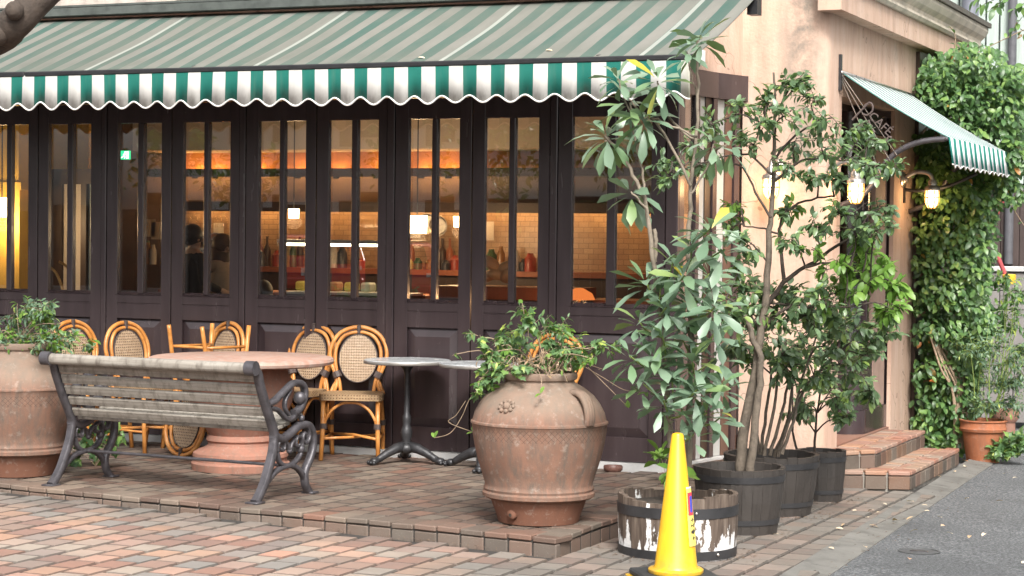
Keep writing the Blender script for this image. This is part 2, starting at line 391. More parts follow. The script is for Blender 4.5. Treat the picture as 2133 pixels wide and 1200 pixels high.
def link(name, data, parent=None):
    o = bpy.data.objects.new(name, data); COL.objects.link(o)
    if parent is not None: o.parent = parent
    return o
def tag(o, label=None, cat=None, group=None, kind=None):
    if label: o['label'] = label
    if cat: o['category'] = cat
    if group: o['group'] = group
    if kind: o['kind'] = kind
    return o
def thing(name, label, cat, loc=(0,0,0), rz=0, group=None):
    o = link(name, None); o.location = loc; o.rotation_euler = (0, 0, rz); o.empty_display_size = .1
    return tag(o, label, cat, group)
def struct(name, bm, mat, smooth=False):
    return tag(bm.make(name, mat, None, smooth), kind='structure')
KIDS = {}
def dup(root, loc, rz, label):
    def cp(o, par):
        c = o.copy(); COL.objects.link(c)
        if par is not None: c.parent = par
        for ch in o.children: cp(ch, c)
        return c
    r = cp(root, None); r.location = loc; r.rotation_euler = (0, 0, rz); r['label'] = label
    return r
def arc(c, r, a0, a1, n, plane='xz', off=0):
    out = []
    for i in range(n+1):
        a = R_(a0+(a1-a0)*i/n); u, v = c[0]+r*math.cos(a), c[1]+r*math.sin(a)
        out.append((u, off, v) if plane == 'xz' else ((u, v, off) if plane == 'xy' else (off, u, v)))
    return out
def smoothpts(pts, k=4):     # Catmull-Rom through the points
    P = [Vector(p) for p in pts]; out = []
    for i in range(len(P)-1):
        a, b, c, d = P[max(i-1, 0)], P[i], P[i+1], P[min(i+2, len(P)-1)]
        for j in range(k):
            t = j/k
            out.append(.5*((2*b)+(c-a)*t+(2*a-5*b+4*c-d)*t*t+(3*b-a-3*c+d)*t**3))
    out.append(P[-1]); return out
def lerp(a, b, t): return a+(b-a)*t
def vary(a): return rng.uniform(-a, a)

# ------------------------------------------------------------------ ground, road, pavement, terrace, steps
def sheet(xs, ys, dz, right=None):      # grid that follows the fall of the ground; right(y) trims its last column
    m = M(); k = len(ys)
    for i, x in enumerate(xs):
        for y in ys:
            X = right(y) if (right and i == len(xs)-1) else x
            m.v.append((X, y, gz(X, y)+dz))
    for i in range(len(xs)-1):
        for j in range(k-1):
            a = i*k+j; m.f.append((a, a+k, a+k+1, a+1))
    return m
YS = [-60, -30, -12, -5, 0, 6, 12, 40, 90]
tag(sheet([-70, -30, -6, -2, 3, 8, 30, 80], YS, -.05).make('ground', MT['asphalt'], fix=False), kind='structure')
def edge_x(y): return 3.02-.045*(y+1)                       # where the bricks end and the gutter begins
GUT = [(edge_x(-9), -9), (edge_x(-9)+.20, -9), (edge_x(16)+.20, 16), (edge_x(16), 16)]
gut = M()
for i in range(24):
    y0, y1 = -9+i*1.05, -9+(i+1)*1.05-.008
    x0, x1 = edge_x(y0), edge_x(y1)
    gut.add([(x0,y0,gz(x0,y0)+.006),(x0+.20,y0,gz(x0,y0)-.016),(x1+.20,y1,gz(x1,y1)-.016),(x1,y1,gz(x1,y1)+.006),
             (x0,y0,gz(x0,y0)-.04),(x0+.20,y0,gz(x0,y0)-.04),(x1+.20,y1,gz(x1,y1)-.04),(x1,y1,gz(x1,y1)-.04)],
            [(0,1,2,3),(0,4,5,1),(3,2,6,7),(1,5,6,2)])
tag(gut.make('gutter', MT['gutter'], fix=False), kind='structure')
rd = M(); XS = [0, .5, 1.2, 2.4, 5, 12, 30, 50]
for dx in XS:
    for y in YS:
        x = edge_x(y)+.19+dx
        rd.v.append((x, y, gz(x, y)-.018))
for i in range(len(XS)-1):
    for j in range(len(YS)-1):
        a = i*len(YS)+j; rd.f.append((a, a+len(YS), a+len(YS)+1, a+1))
tag(rd.make('road', MT['asphalt'], fix=False), kind='structure')
pave = tag(sheet([-9, -6, -2, 2], [-12, -5, 0, 3.2], -.020, lambda y: edge_x(y)-.002).make('pavement', MT['mortar'], fix=False), kind='structure')

# bricks: 300 that show largest are parts, the others one joined part
def brick_mesh(name, sx, sy, h, mat, c=.006):
    return M().cbox(-sx/2, sx/2, -sy/2, sy/2, -h, 0, c).mesh(name, mat)
def lay(cells, parent, mesh, cap=300, name='brick', jit=.003):
    # cells: list of (Matrix, importance)
    cells.sort(key=lambda t: -t[1])
    o0 = base_of(parent)
    inv = Matrix.Translation(-o0)
    for mw, s in cells[:cap]:
        o = link(name, mesh, parent); o.matrix_local = inv @ mw
    if len(cells) > cap:
        vs = np.array([v.co[:] for v in mesh.vertices]); fs = [tuple(p.vertices) for p in mesh.polygons]
        V, F = [], []
        for mw, s in cells[cap:]:
            b = len(V); A = np.array((inv @ mw).to_3x3()); t = np.array((inv @ mw).translation)
            V += [tuple(p) for p in vs @ A.T + t]; F += [tuple(b+i for i in f) for f in fs]
        me = bpy.data.meshes.new(name+'work'); me.from_pydata(V, [], F); me.materials.append(mesh.materials[0])
        tag(link('brickwork', me, parent), kind='stuff')
def seen(p, m=30):
    x, y, d = proj(p)
    return (-m < x < 2133+m and -m < y < 1200+m), d
TF = [(-6.5, -2.30), (-2.05, -2.72), (1.9, -3.22)]                # the terrace's front edge
def front_y(x):
    for (a, b), (c, d) in zip(TF, TF[1:]):
        if x <= c: return b+(d-b)*(x-a)/(c-a)
    return TF[-1][1]
BX, BY = .168, .215
bm_front = brick_mesh('pavement_brick', BX-.009, BY-.018, .03, MT['brick_front'], .0085)
cells = []
i = 0
for i in range(int(13/BX)):
    x = -9+i*BX+BX/2
    off = (i % 2)*BY/2
    for j in range(int(12/BY)):
        y = -8.2+j*BY+off
        if x-BX/2 > edge_x(y)-.01: continue
        if y > front_y(x)-.10 and x < 1.96: continue
        if y > .95 or (x > 2.2 and y > .92): continue
        p = Vector((x, y, gz(x, y)))
        v, d = seen(p)
        cells.append((Matrix.Translation((x, y, gz(x, y)+vary(.0014))) @ Euler((vary(.005)-.0, vary(.006), vary(.016))).to_matrix().to_4x4(), (10 if v else 1)/d))
lay(cells, pave, bm_front)

BX, BY = .152, .205
ter = M(); tp = [(-6.5, .12), (-6.5, TF[0][1]+.012), (TF[1][0], TF[1][1]+.012), (1.888, TF[2][1]+.012), (1.888, .12)]
ter.prism(tp, -.3, -.018)
terrace = struct('terrace', ter, MT['mortar'])
ta = math.atan2(TF[2][1]-TF[1][1], TF[2][0]-TF[1][0])
TM = Matrix.Translation((1.9, -3.22, 0)) @ Matrix.Rotation(ta, 4, 'Z')
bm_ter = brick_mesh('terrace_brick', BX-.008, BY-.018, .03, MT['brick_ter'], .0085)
cells, kerb = [], []
for i in range(56):
    lx = -.005-BX/2-i*BX
    for j in range(18):
        ly = .10+BY/2+j*BY+((i % 2)*BY/2 if j >= 0 else 0)-BY/2
        w = TM @ Vector((lx, ly+.01, 0))
        if w.y > -.03 or w.y < front_y(w.x)+.20 or w.x > 1.83: continue
        v, d = seen(w)
        cells.append((Matrix.Translation((w.x, w.y, vary(.0014))) @ Euler((vary(.005), vary(.006), ta+vary(.014))).to_matrix().to_4x4(), (10 if v else 1)/d))
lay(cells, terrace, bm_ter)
bm_cap = brick_mesh('kerb_cap', BX-.011, .194, .032, MT['brick_cap'])
bm_side = brick_mesh('kerb_side', BX-.010, .05, .10, MT['brick_kerb'])
kc = []
for i in range(40):
    x = 1.9-BX*.5*math.cos(ta)-i*BX*math.cos(ta)
    y = front_y(x); a = ta if x > TF[1][0] else math.atan2(TF[1][1]-TF[0][1], TF[1][0]-TF[0][0])
    if x < -5: break
    n = Vector((-math.sin(a), math.cos(a), 0))
    p = Vector((x, y, 0))+n*.092
    kc.append((Matrix.Translation((p.x, p.y, .004+vary(.004))) @ Euler((vary(.02), vary(.02), a+vary(.02))).to_matrix().to_4x4(), 1))
    p = Vector((x, y, -.033))+n*.026
    kc.append((Matrix.Translation((p.x, p.y, -.033)) @ Euler((vary(.02), 0, a+vary(.015))).to_matrix().to_4x4(), 2))
for i in range(20):
    y = -3.17+.10+i*BX
    if y > -.1: break
    kc.append((Matrix.Translation((1.80, y, .004+vary(.004))) @ Euler((vary(.02), vary(.02), PI/2+vary(.02))).to_matrix().to_4x4(), 1))
    kc.append((Matrix.Translation((1.865, y, -.033)) @ Euler((vary(.01), 0, PI/2+vary(.015))).to_matrix().to_4x4(), 2))
o0 = base_of(terrace)
for mw, k in kc:
    o = link('brick', bm_cap if k == 1 else bm_side, terrace); o.matrix_local = mw

# entrance steps
steps = tag(thing('entrance_steps', 'two brick steps with cut corner at the cafe doorway', 'steps'), kind=None)
def step(poly, z, hgt, risers, ncol):
    cx_ = sum(p[0] for p in poly)/len(poly); cy_ = sum(p[1] for p in poly)/len(poly)
    core = M().prism([(cx_+(x-cx_)*.955, cy_+(y-cy_)*.978) for x, y in poly], z-hgt-.12, z-.012)
    core.make('step_core', MT['mortar_lt'], steps)
    # tread bricks on a grid clipped by the outline, riser bricks along its front edges
    xs = [p[0] for p in poly]; ys = [p[1] for p in poly]
    def inside(x, y):
        c = False; n = len(poly)
        for a in range(n):
            (x1, y1), (x2, y2) = poly[a], poly[a-1]
            if (y1 > y) != (y2 > y) and x < (x2-x1)*(y-y1)/(y2-y1)+x1: c = not c
        return c
    tm = brick_mesh('tread_brick', .148, .088, .03, MT['brick_step'], .005)
    x = max(xs)-.08
    while x > min(xs):
        y = min(ys)+.05
        while y < max(ys):
            if all(inside(x+dx, y+dy) for dx in (-.07, .07) for dy in (-.04, .04)):
                o = link('brick', tm, steps); o.location = (x, y, z+vary(.0025)); o.rotation_euler = (vary(.012), vary(.012), vary(.01))
            y += .1
        x -= .16
    for (ax, ay), (bx, by), w in risers:
        L = math.hypot(bx-ax, by-ay); n = max(1, round(L/w)); a = math.atan2(by-ay, bx-ax)
        me = brick_mesh('riser_brick', L/n-.014, .045, hgt-.036, MT['brick_riser'], .005)
        ce = brick_mesh('nosing_brick', L/n-.013, .10, .030, MT['brick_step'], .006)
        for i in range(n):
            t = (i+.5)/n; nx_, ny_ = math.sin(a), -math.cos(a)
            o = link('brick', me, steps); o.location = (lerp(ax, bx, t)-nx_*.020, lerp(ay, by, t)-ny_*.020, z-.034); o.rotation_euler = (vary(.015), 0, a+vary(.01))
            o = link('brick', ce, steps); o.location = (lerp(ax, bx, t)-nx_*.046, lerp(ay, by, t)-ny_*.046, z+.003+vary(.002)); o.rotation_euler = (vary(.01), vary(.01), a+vary(.01))
step([(2.24, .86), (2.32, .86), (2.585, 1.175), (2.585, 2.86), (2.24, 2.86)], .10, .13, [((2.24, .86), (2.32, .86), .15), ((2.32, .86), (2.585, 1.175), .15), ((2.585, 1.175), (2.585, 2.86), .17)], 4)
step([(2.26, .785), (2.87, 1.035), (2.86, 2.84), (2.26, 2.84)], -.025, .13, [((2.26, .785), (2.87, 1.035), .15), ((2.87, 1.035), (2.86, 2.84), .17)], 4)

# ------------------------------------------------------------------ the cafe building
cafe = thing('cafe_building', 'corner cafe with dark brown folding glass doors and pink plaster pier', 'building')
XL = -7.5
RET = [(1.465, 0.0), (1.48, .30), (1.53, .62), (1.62, .95)]        # curved return from the front to the pier
def wallstrip(pts, th, z0, z1):          # outer face along pts (left to right seen from the street), thickness inward
    poly = list(pts)
    back = []
    for i, (x, y) in enumerate(pts):
        a = pts[max(i-1, 0)]; b = pts[min(i+1, len(pts)-1)]
        dx, dy = b[0]-a[0], b[1]-a[1]; L = math.hypot(dx, dy)
        back.append((x-dy/L*th, y+dx/L*th))
    return M().prism(poly+back[::-1], z0, z1)
up = wallstrip([(XL, 0)]+RET+[(1.66, .953)], .14, 2.785, 5.2)
up.make('upper_wall', MT['plaster'], cafe)
M().box(XL, 1.2, -.03, -.002, 3.335, 5.2).make('stucco_band', MT['grey_wall'], cafe)
pier = [(1.625, .95)]+[(2.25-.10+.10*math.sin(R_(a)), .95+.10-.10*math.cos(R_(a))) for a in range(0, 91, 15)]+[(2.25, 1.36), (2.02, 1.36), (1.99, 1.22), (1.72, 1.22)]
M().prism(pier, -.25, 5.2).make('pier', MT['plaster'], cafe, smooth=25)
M().box(2.06, 2.249, 1.362, 3.10, 2.655, 3.66).make('lintel_wall', MT['plaster'], cafe)
FX = at(1852, 500, 3.102).x
far = M().prism([(FX, 3.102), (2.25, 3.102), (2.25, 3.85), (FX, 3.85)], -.25, 3.66)
far.make('far_pier', MT['plaster'], cafe)
M().box(2.02, 2.248, 3.852, 6.0, -.3, 3.66).make('side_wall', MT['plaster'], cafe)
# cornice along the side street: fascia, mouldings, dark roof edge
def along_y(prof, y0, y1, name, mat):
    M().sweepxz(prof, y0, y1).make(name, MT[mat], cafe)
along_y([(2.20, 3.225), (2.37, 3.225), (2.37, 3.40), (2.20, 3.40)], .83, 6.0, 'fascia', 'plaster')
along_y([(2.20, 3.402), (2.395, 3.402), (2.415, 3.425), (2.415, 3.445), (2.395, 3.455), (2.40, 3.485), (2.44, 3.52), (2.465, 3.565), (2.465, 3.60), (2.20, 3.60)], .80, 6.0, 'cornice', 'cream')
along_y([(2.20, 3.602), (2.49, 3.602), (2.49, 3.645), (2.44, 3.66), (2.20, 3.66)], .78, 6.02, 'roof_edge', 'int_dark')
# threshold strip and header
wallstrip([(XL, -.045), (1.44, -.045), (1.515, .29), (1.565, .60), (1.655, .93)], .16, -.02, .046).make('threshold', MT['concrete'], cafe)
wallstrip([(XL, -.008), (1.468, -.008), (1.495, .29), (1.548, .61), (1.665, .945)], .10, 2.60, 2.78).make('header', MT['brown'], cafe)

# folding doors
GZ0, GZ1, PZ0, PZ1, DZ0, DZ1 = 1.142, 2.445, .222, .937, .050, 2.596
LE = [(-6.35, -5.74), (-5.70, -5.09), (-5.075, -4.50), (-4.452, -3.852), (-3.846, -3.250), (-3.200, -2.614), (-2.608, -2.010), (-1.955, -1.357), (-1.351, -.770),
      (-.703, -.092), (-.086, .513), (.572, 1.372)]
GX = {3: (-4.328, -3.941, -4.130, .048), 4: (-3.748, -3.350, -3.548, .054), 5: (-3.101, -2.702, -2.894, .052), 6: (-2.508, -2.092, -2.306, .040), 7: (-1.846, -1.444, -1.648, .042),
      8: (-1.251, -.841, -1.039, .048), 9: (-.595, -.189, -.389, .042), 10: (.011, .426, .220, .046), 11: (.681, 1.267, .971, .064)}
TH = .045
for k, (a, b) in enumerate(LE):
    gx0, gx1, mx, mw = GX.get(k, (a+.105, b-.10, (a+b)/2, .045))
    f = M()
    f.cbox(a+.002, gx0, 0, TH, DZ0, DZ1, .003).cbox(gx1, b-.002, 0, TH, DZ0, DZ1, .003)
    f.box(gx0, gx1, .0015, TH, GZ1, DZ1-.004)
    f.cbox(gx0-.001, gx1+.001, .001, TH, 1.056, GZ0-.022, .003).cbox(gx0-.001, gx1+.001, .001, TH, PZ1, 1.049, .003)
    f.box(gx0, gx1, .006, TH-.004, 1.047, 1.058)
    f.cbox(gx0-.001, gx1+.001, .001, TH, DZ0, PZ0, .003)
    door = f.make('folding_door', MT['brown'], cafe)
    for (u, w) in ((gx0, mx-mw/2), (mx+mw/2, gx1)):      # each pane sits a hair out of true, as old glazing does
        s1, s2 = vary(.0022), vary(.0012)
        p = M().box(u-.004, w+.004, .034, .039, GZ0-.004, GZ1+.004)
        p.v = [(x, y+(s1 if x > (u+w)/2 else -s1)+(s2 if z > 1.8 else -s2), z) for x, y, z in p.v]
        p.make('pane', MT['glass'], door)
    M().cbox(mx-mw/2, mx+mw/2, .004, TH+.01, GZ0-.010, GZ1+.002, .005).make('mullion', MT['brown'], door)
    M().sweepxz([(0, 0)]*0 or [(gx0, GZ0-.0215), (gx1, GZ0-.0215), (gx1, GZ0-.02), (gx0, GZ0-.02)], 0, .001)
    si = M().add([(gx0-.018, -.004, GZ0-.0225), (gx1+.018, -.004, GZ0-.0225), (gx1, .034, GZ0+.004), (gx0, .034, GZ0+.004), (gx0-.018, .02, GZ0-.0225), (gx1+.018, .02, GZ0-.0225)],
                 [(0,1,2,3), (0,4,5,1), (1,5,2), (0,3,4), (3,2,5,4)])
    si.make('sill', MT['brown'], door)
    rp = M(); d0, d1, w = .030, .008, .064
    o_ = [(gx0, d0, PZ0), (gx1, d0, PZ0), (gx1, d0, PZ1), (gx0, d0, PZ1)]
    i_ = [(gx0+w, d1, PZ0+w), (gx1-w, d1, PZ0+w), (gx1-w, d1, PZ1-w), (gx0+w, d1, PZ1-w)]
    rp.add(o_+i_+[(x, .043, z) for x, y, z in o_], [(0,1,5,4), (1,2,6,5), (2,3,7,6), (3,0,4,7), (4,5,6,7), (0,8,9,1), (1,9,10,2), (2,10,11,3), (3,11,8,0)])
    rp.make('raised_panel', MT['brown'], door)
for (a, b) in ((-4.498, -4.454), (-3.248, -3.202), (-2.008, -1.957), (-.768, -.705), (.515, .570), (1.376, 1.465), (-5.74, -5.70)):
    M().cbox(a, b, -.010, .075, .048, 2.598, .006).make('door_post', MT['brown'], cafe)
# return glazing beside the front: posts, boards and a narrow light, along the curved line
def along(t):
    s = t*3; i = min(int(s), 2); u = s-i
    a, b = RET[i], RET[i+1]
    return Vector((lerp(a[0], b[0], u), lerp(a[1], b[1], u), 0)), Vector((b[0]-a[0], b[1]-a[1], 0)).normalized()
def board(t0, t1, z0, z1, name, mat, off=0.0, th=.05, parent=cafe):
    p0, d = along(t0); p1, _ = along(t1); n = Vector((d.y, -d.x, 0))
    q = [p0+n*off, p1+n*off, p1+n*(off-th), p0+n*(off-th)]
    return M().prism([(v.x, v.y) for v in q], z0, z1).make(name, MT[mat], parent)
for (t0, t1, mt, off) in ((.03, .12, 'brown', .0), (.36, .41, 'brown', .0), (.62, .68, 'brown', .004), (.90, .96, 'brown', .006)):
    board(t0, t1, .05, 2.598, 'return_post', mt, off)
for (t0, t1, mt) in ((.415, .52, 'greywhite'), (.685, .80, 'greywhite')):
    board(t0, t1, .05, 2.598, 'return_board', mt, -.02, .03)
for (t0, t1, mt) in ((.522, .617, 'int_dark'), (.803, .897, 'oak'), (.962, .995, 'oak')):
    board(t0, t1, .05, 2.598, 'return_jamb', mt, -.012, .04)
board(.122, .358, .05, 1.05, 'return_panel', 'brown', -.01)
board(.122, .358, 1.052, 2.598, 'pane', 'glass', -.022, .006)

# doorway: curved glazed bay on a wooden base, dark door, reveal
def bay_poly(i):      # vestibule with a rounded corner; i: inset
    r = .15-i*.3
    return [(1.30, 2.25+i), (2.22-i-r, 2.25+i)]+[(2.22-i-r+r*math.sin(R_(q)), 2.25+i+r-r*math.cos(R_(q))) for q in range(10, 91, 10)]+[(2.22-i, 3.098), (1.30, 3.098)]
M().prism(bay_poly(0), .10, .28).make('bay_plinth', MT['brown'], cafe, smooth=30)
M().prism(bay_poly(.03), .281, .80).make('bay_panel', MT['brown'], cafe, smooth=30)
M().prism(bay_poly(.03), 2.45, 2.604).make('bay_head', MT['brown'], cafe, smooth=30)
o_, i_ = bay_poly(.045), bay_poly(.051)
M().prism(o_[1:-1]+i_[1:-1][::-1], .801, 2.449).make('bay_glazing', MT['glass'], cafe, smooth=30)
M().prism(bay_poly(.35)[:2]+[(1.87, 3.09), (1.30, 3.09)], .80, 2.45).make('bay_screen', MT['int_dark'], cafe)
for x, y in ((2.185, 2.44), (1.98, 2.285), (1.80, 2.285)): M().cbox(x-.02, x+.02, y-.02, y+.02, .80, 2.45, .005).make('bay_mullion', MT['brown'], cafe)
M().box(2.160, 2.196, 2.70, 3.097, .282, 2.44).make('reveal', pbr('reveal_plaster', (.36, .25, .20), .7, var=.2), cafe)
M().box(1.20, 1.95, 3.45, 3.52, .10, 2.60).make('entrance_door', MT['int_dark'], cafe)
M().box(FX-.045, FX-.003, 3.15, 3.25, .10, 2.60).make('door_frame', MT['brown'], cafe)
M().box(FX-.20, FX-.048, 3.45, 3.55, .10, 1.5).make('reveal', MT['plaster'], cafe)
M().box(1.20, FX-.002, 3.70, 3.85, .10, 2.62).make('entrance_wall', MT['int_dark'], cafe)
M().box(1.25, 2.24, 1.24, 3.84, -.1, .098).make('doorway_floor', MT['brick_step'], cafe)
M().box(1.25, 2.058, 1.23, 3.84, 2.605, 2.70).make('doorway_ceiling', MT['int_dark'], cafe)

# interior shell
struct('interior_floor', M().box(-9, 1.60, .14, 4.9, -.2, .03), MT['int_floor'])
struct('interior_back_wall', M().box(-9, 1.60, 4.6, 4.75, .03, 3.3), MT['int_wall'])
struct('interior_ceiling', M().box(-9, 1.38, .16, 4.9, 3.02, 3.12), MT['int_pale'])
struct('interior_right_wall', M().box(1.24, 1.36, 1.0, 4.6, .03, 3.02), MT['int_wall'])
struct('interior_left_wall', M().box(-9.1, -9.0, .14, 4.6, .03, 3.02), MT['int_wall'])
M().box(-9, 1.42, .10, .16, 2.60, 3.02).make('inner_lintel', MT['int_dark'], cafe)
# soffit over the bar with a lit recess and a dark beam under it
struct('interior_soffit', M().box(-5.6, 1.24, 3.9, 4.598, 2.42, 3.018), MT['int_pale'])
beam = tag(M().box(-5.6, 1.24, 4.12, 4.30, 2.17, 2.245).make('interior_beam', MT['int_dark']), kind='structure')
struct('cove_wall', M().box(-5.6, 1.24, 4.50, 4.598, 2.21, 2.418), pbr('orange_plaster', (.50, .25, .11), .8))
lamp_warm = emit('warm_bulb', (1.0, .46, .12), 85)
for k, px in enumerate((330, 395, 437, 520, 610, 690, 775, 868, 925)):
    p = at(px, 345, 4.30)
    u = thing('cove_light', ['small warm uplight behind the dark beam, counted %s from the left' % w for w in ('first', 'second', 'third', 'fourth', 'fifth', 'sixth', 'seventh', 'eighth', 'ninth')][k], 'light', (p.x, 4.40, 2.155), 0, 'warm uplights behind the beam')
    M().lathe([(.03, 0), (.035, .02), (.02, .04)], 10).make('lamp_base', MT['black'], u)
    M().sphere((0, 0, .055), .021).make('bulb', lamp_warm, u)

# bar back: shelf rail with hanging glasses and pans, lit from under the shelf
shelf = thing('bar_shelf', 'dark wooden shelf rail over the lit bar wall', 'shelf', (-3.0, 4.35, 1.9))
M().box(-2.4, 3.6, -.18, .24, -.03, .02).make('board', MT['int_dark'], shelf)
for x in np.arange(-2.2, 3.5, .8): M().box(x, x+.03, -.17, -.14, -.12, -.03).make('hook_rail', MT['int_dark'], shelf)
M().box(-2.4, 3.6, -.20, -.182, -.075, .02).make('lip', MT['int_dark'], shelf)
strip = M().box(-2.3, 3.4, .06, .10, -.045, -.032).make('light_strip', emit('shelf_light', (1.0, .56, .22), 10), shelf)
g = G('amber_tiles'); P = g.pos()
bk_ = g.n('TexBrick', 'Color', None, Vector=g.map(g.n('CombineXYZ', 0, None, X=g.sep(P, 0), Y=g.sep(P, 2)), (1, 1, 1)), Color1=(.50, .34, .20, 1), Color2=(.40, .25, .14, 1), Mortar=(.20, .13, .08, 1), Scale=5.0, Mortar_Size=.012)
tilemat = g.done(g.bsdf(g.mix(g.ramp(g.noise(P, 2.2, 4), [(.35, .0), (.7, .6)]), bk_, (.20, .12, .07)), .35))
struct('bar_tiles', M().box(-5.4, .9, 4.54, 4.597, .9, 1.86), tilemat)
def glassware(name, lab, cat, loc, prof, mat, group):
    o = M().lathe(prof, 14).make(name, MT[mat], None, smooth=40); o.location = loc
    return tag(o, lab, cat, group)
W9 = ['first', 'second', 'third', 'fourth', 'fifth', 'sixth', 'seventh', 'eighth', 'ninth', 'tenth', 'eleventh', 'twelfth']
wine = [(.035, 0), (.035, -.004), (.005, -.01), (.005, -.09), (.03, -.11), (.042, -.15), (.036, -.21), (.034, -.21)]
for k, px in enumerate((392, 405, 446, 456, 468, 752, 760, 768, 776, 784)):
    p = at(px, 440, 4.25)
    glassware('wine_glass', 'stemmed glass hanging upside down from the bar shelf, %s from the left' % W9[k], 'glass', (p.x, 4.25, 1.87), wine, 'lampglass', 'hanging glasses')
pan = [(.001, 0), (.10, .0), (.125, .035), (.13, .04), (.12, .04), (.095, .008), (.001, .006)]
for k, (px, z, s) in enumerate(((402, 1.52, 1.0), (443, 1.50, .9), (882, 1.72, .8), (905, 1.70, .8))):
    p = at(px, 500, 4.4)
    o = glassware('steel_pan', 'round steel pan hanging on the bar wall, %s from the left' % W9[k], 'pan', (p.x, 4.50, z), pan, 'chrome', 'pans on the bar wall')
    o.rotation_euler = (PI/2, 0, 0); o.scale = (s, s, s)
for k, px in enumerate((545, 560, 598, 628, 860, 925, 940)):
    p = at(px, 470, 4.45)
    bprof = [(.035, 0), (.036, .16), (.03, .19), (.012, .22), (.012, .29), (.014, .30)]
    glassware('bottle', 'dark bottle on the back bar, %s from the left' % W9[k], 'bottle', (p.x, 4.42, 1.28), bprof, 'int_dark' if k % 2 else 'int_red', 'bottles on the back bar')
bs = thing('back_counter', 'low dark counter along the back wall of the bar', 'counter', (-3, 4.3, .03))
M().box(-2.4, 3.6, -.15, .23, 1.20, 1.25).make('top', MT['int_red'], bs); M().box(-2.4, 3.6, -.10, .22, 0, 1.198).make('front', MT['int_dark'], bs)
# serving counter with a lit glass case
ctr = thing('bar_counter', 'dark bar counter with reddish wooden top', 'counter', (-2.3, 3.0, .03))
M().box(-2.2, 3.0, -.3, .3, 1.0, 1.05).make('top', MT['int_red'], ctr); M().box(-2.2, 3.0, -.24, .26, 0, .998).make('front', MT['int_dark'], ctr)
pc = at(722, 560, 2.2)
case = thing('display_case', 'lit glass cake case under the window pane with pale light', 'display case', (pc.x, 2.3, .03))
M().box(-.58, .58, -.25, .25, .0, 1.06).make('base', MT['int_dark'], case)
M().box(-.60, .60, -.26, .26, 1.50, 1.53).make('roof', MT['chrome'], case)
M().box(-.58, .58, -.22, .22, 1.06, 1.08).make('shelf', MT['white'], case)
M().box(-.57, .57, -.20, -.17, 1.475, 1.498).make('light_tube', emit('case_light', (1.0, .93, .68), 6), case)
M().box(-.59, .59, -.255, -.25, 1.08, 1.50).make('pane', MT['lampglass'], case)
for k in range(7):
    o = M().cbox(-.045, .045, -.07, .07, 0, .08, .015).make('cake', pbr('cake%d' % k, [(.7, .6, .12), (.6, .62, .5), (.35, .18, .07)][k % 3], .6)); o.location = (pc.x-.48+k*.16, 2.3, 1.115)
    tag(o, '%s slice of cake from the left inside the lit glass case' % W9[k], 'cake', 'cakes in the glass case')
# clutter of the bar: jars, stacks, papers, an espresso machine
CM = [pbr('jar_%d' % k, c, .3) for k, c in enumerate(((.05, .09, .04), (.22, .10, .03), (.45, .42, .38), (.03, .03, .035), (.30, .05, .03), (.5, .36, .12)))]
kinds = ('green', 'amber', 'white', 'black', 'red', 'honey coloured')
for k, px in enumerate((300, 312, 326, 384, 414, 428, 450, 466, 540, 553, 570, 604, 618, 690, 702, 718, 745, 852, 876, 894, 912, 934, 946, 1012, 1030, 1048, 1078, 1096, 1112)):
    p = at(px, 500, 4.3); h = rng.uniform(.08, .26); r = rng.uniform(.03, .055)
    o = M().lathe([(r, 0), (r, h*.7), (r*.6, h*.85), (r*.5, h), (r*.45, h)], 12).make('jar', CM[k % 6], None, 40); o.location = (p.x, 4.30+vary(.08), 1.281)
    tag(o, '%s jar on the back bar, %s of its colour from the left' % (kinds[k % 6], W9[k//6]), 'jar', 'jars on the back bar')
for k, px in enumerate((310, 322, 452, 862, 905, 1014)):
    p = at(px, 470, 4.5); o = M().box(-.06, .06, 0, .004, -.09, .09).make('note', MT['int_pale'], None); o.location = (p.x, 4.53, 1.66+vary(.06))
    tag(o, 'paper note pinned to the bar tiles, %s from the left' % W9[k], 'note', 'notes on the bar tiles')
p = at(430, 560, 3.0); em = thing('coffee_machine', 'steel coffee machine on the bar counter behind the people', 'coffee machine', (p.x, 3.05, 1.081))
M().cbox(-.36, .36, -.22, .2, .06, .42, .03).make('body', MT['chrome'], em); M().cbox(-.38, .38, -.25, .2, .422, .46, .01).make('cup_rail', MT['int_dark'], em); M().cbox(-.34, .34, -.28, .18, 0, .058, .01).make('drip_tray', MT['black'], em)
for x in (-.15, .15): M().tube([(x, -.23, .20), (x, -.34, .18)], .02, 8).make('filter_handle', MT['black'], em)
for k, px in enumerate((545, 905, 1085)):
    p = at(px, 560, 1.9 if px > 600 else 2.2); c_ = thing('cafe_chair', 'dark inner cafe chair seen through the %s of the lit windows' % ('third', 'fifth', 'sixth')[k], 'chair', (p.x, p.y, .03), vary(2), 'dark chairs inside')
    M().box(-.2, .2, -.2, .2, .44, .48).make('seat', MT['int_red'], c_); M().box(-.2, .2, .17, .2, .62, .95).make('backrest', MT['int_dark'], c_)
    for sx in (-.18, .18):
        for sy in (-.18, .18): M().box(sx-.016, sx+.016, sy-.016, sy+.016, 0, .44 if sy < 0 else .95).make('leg', MT['int_dark'], c_)
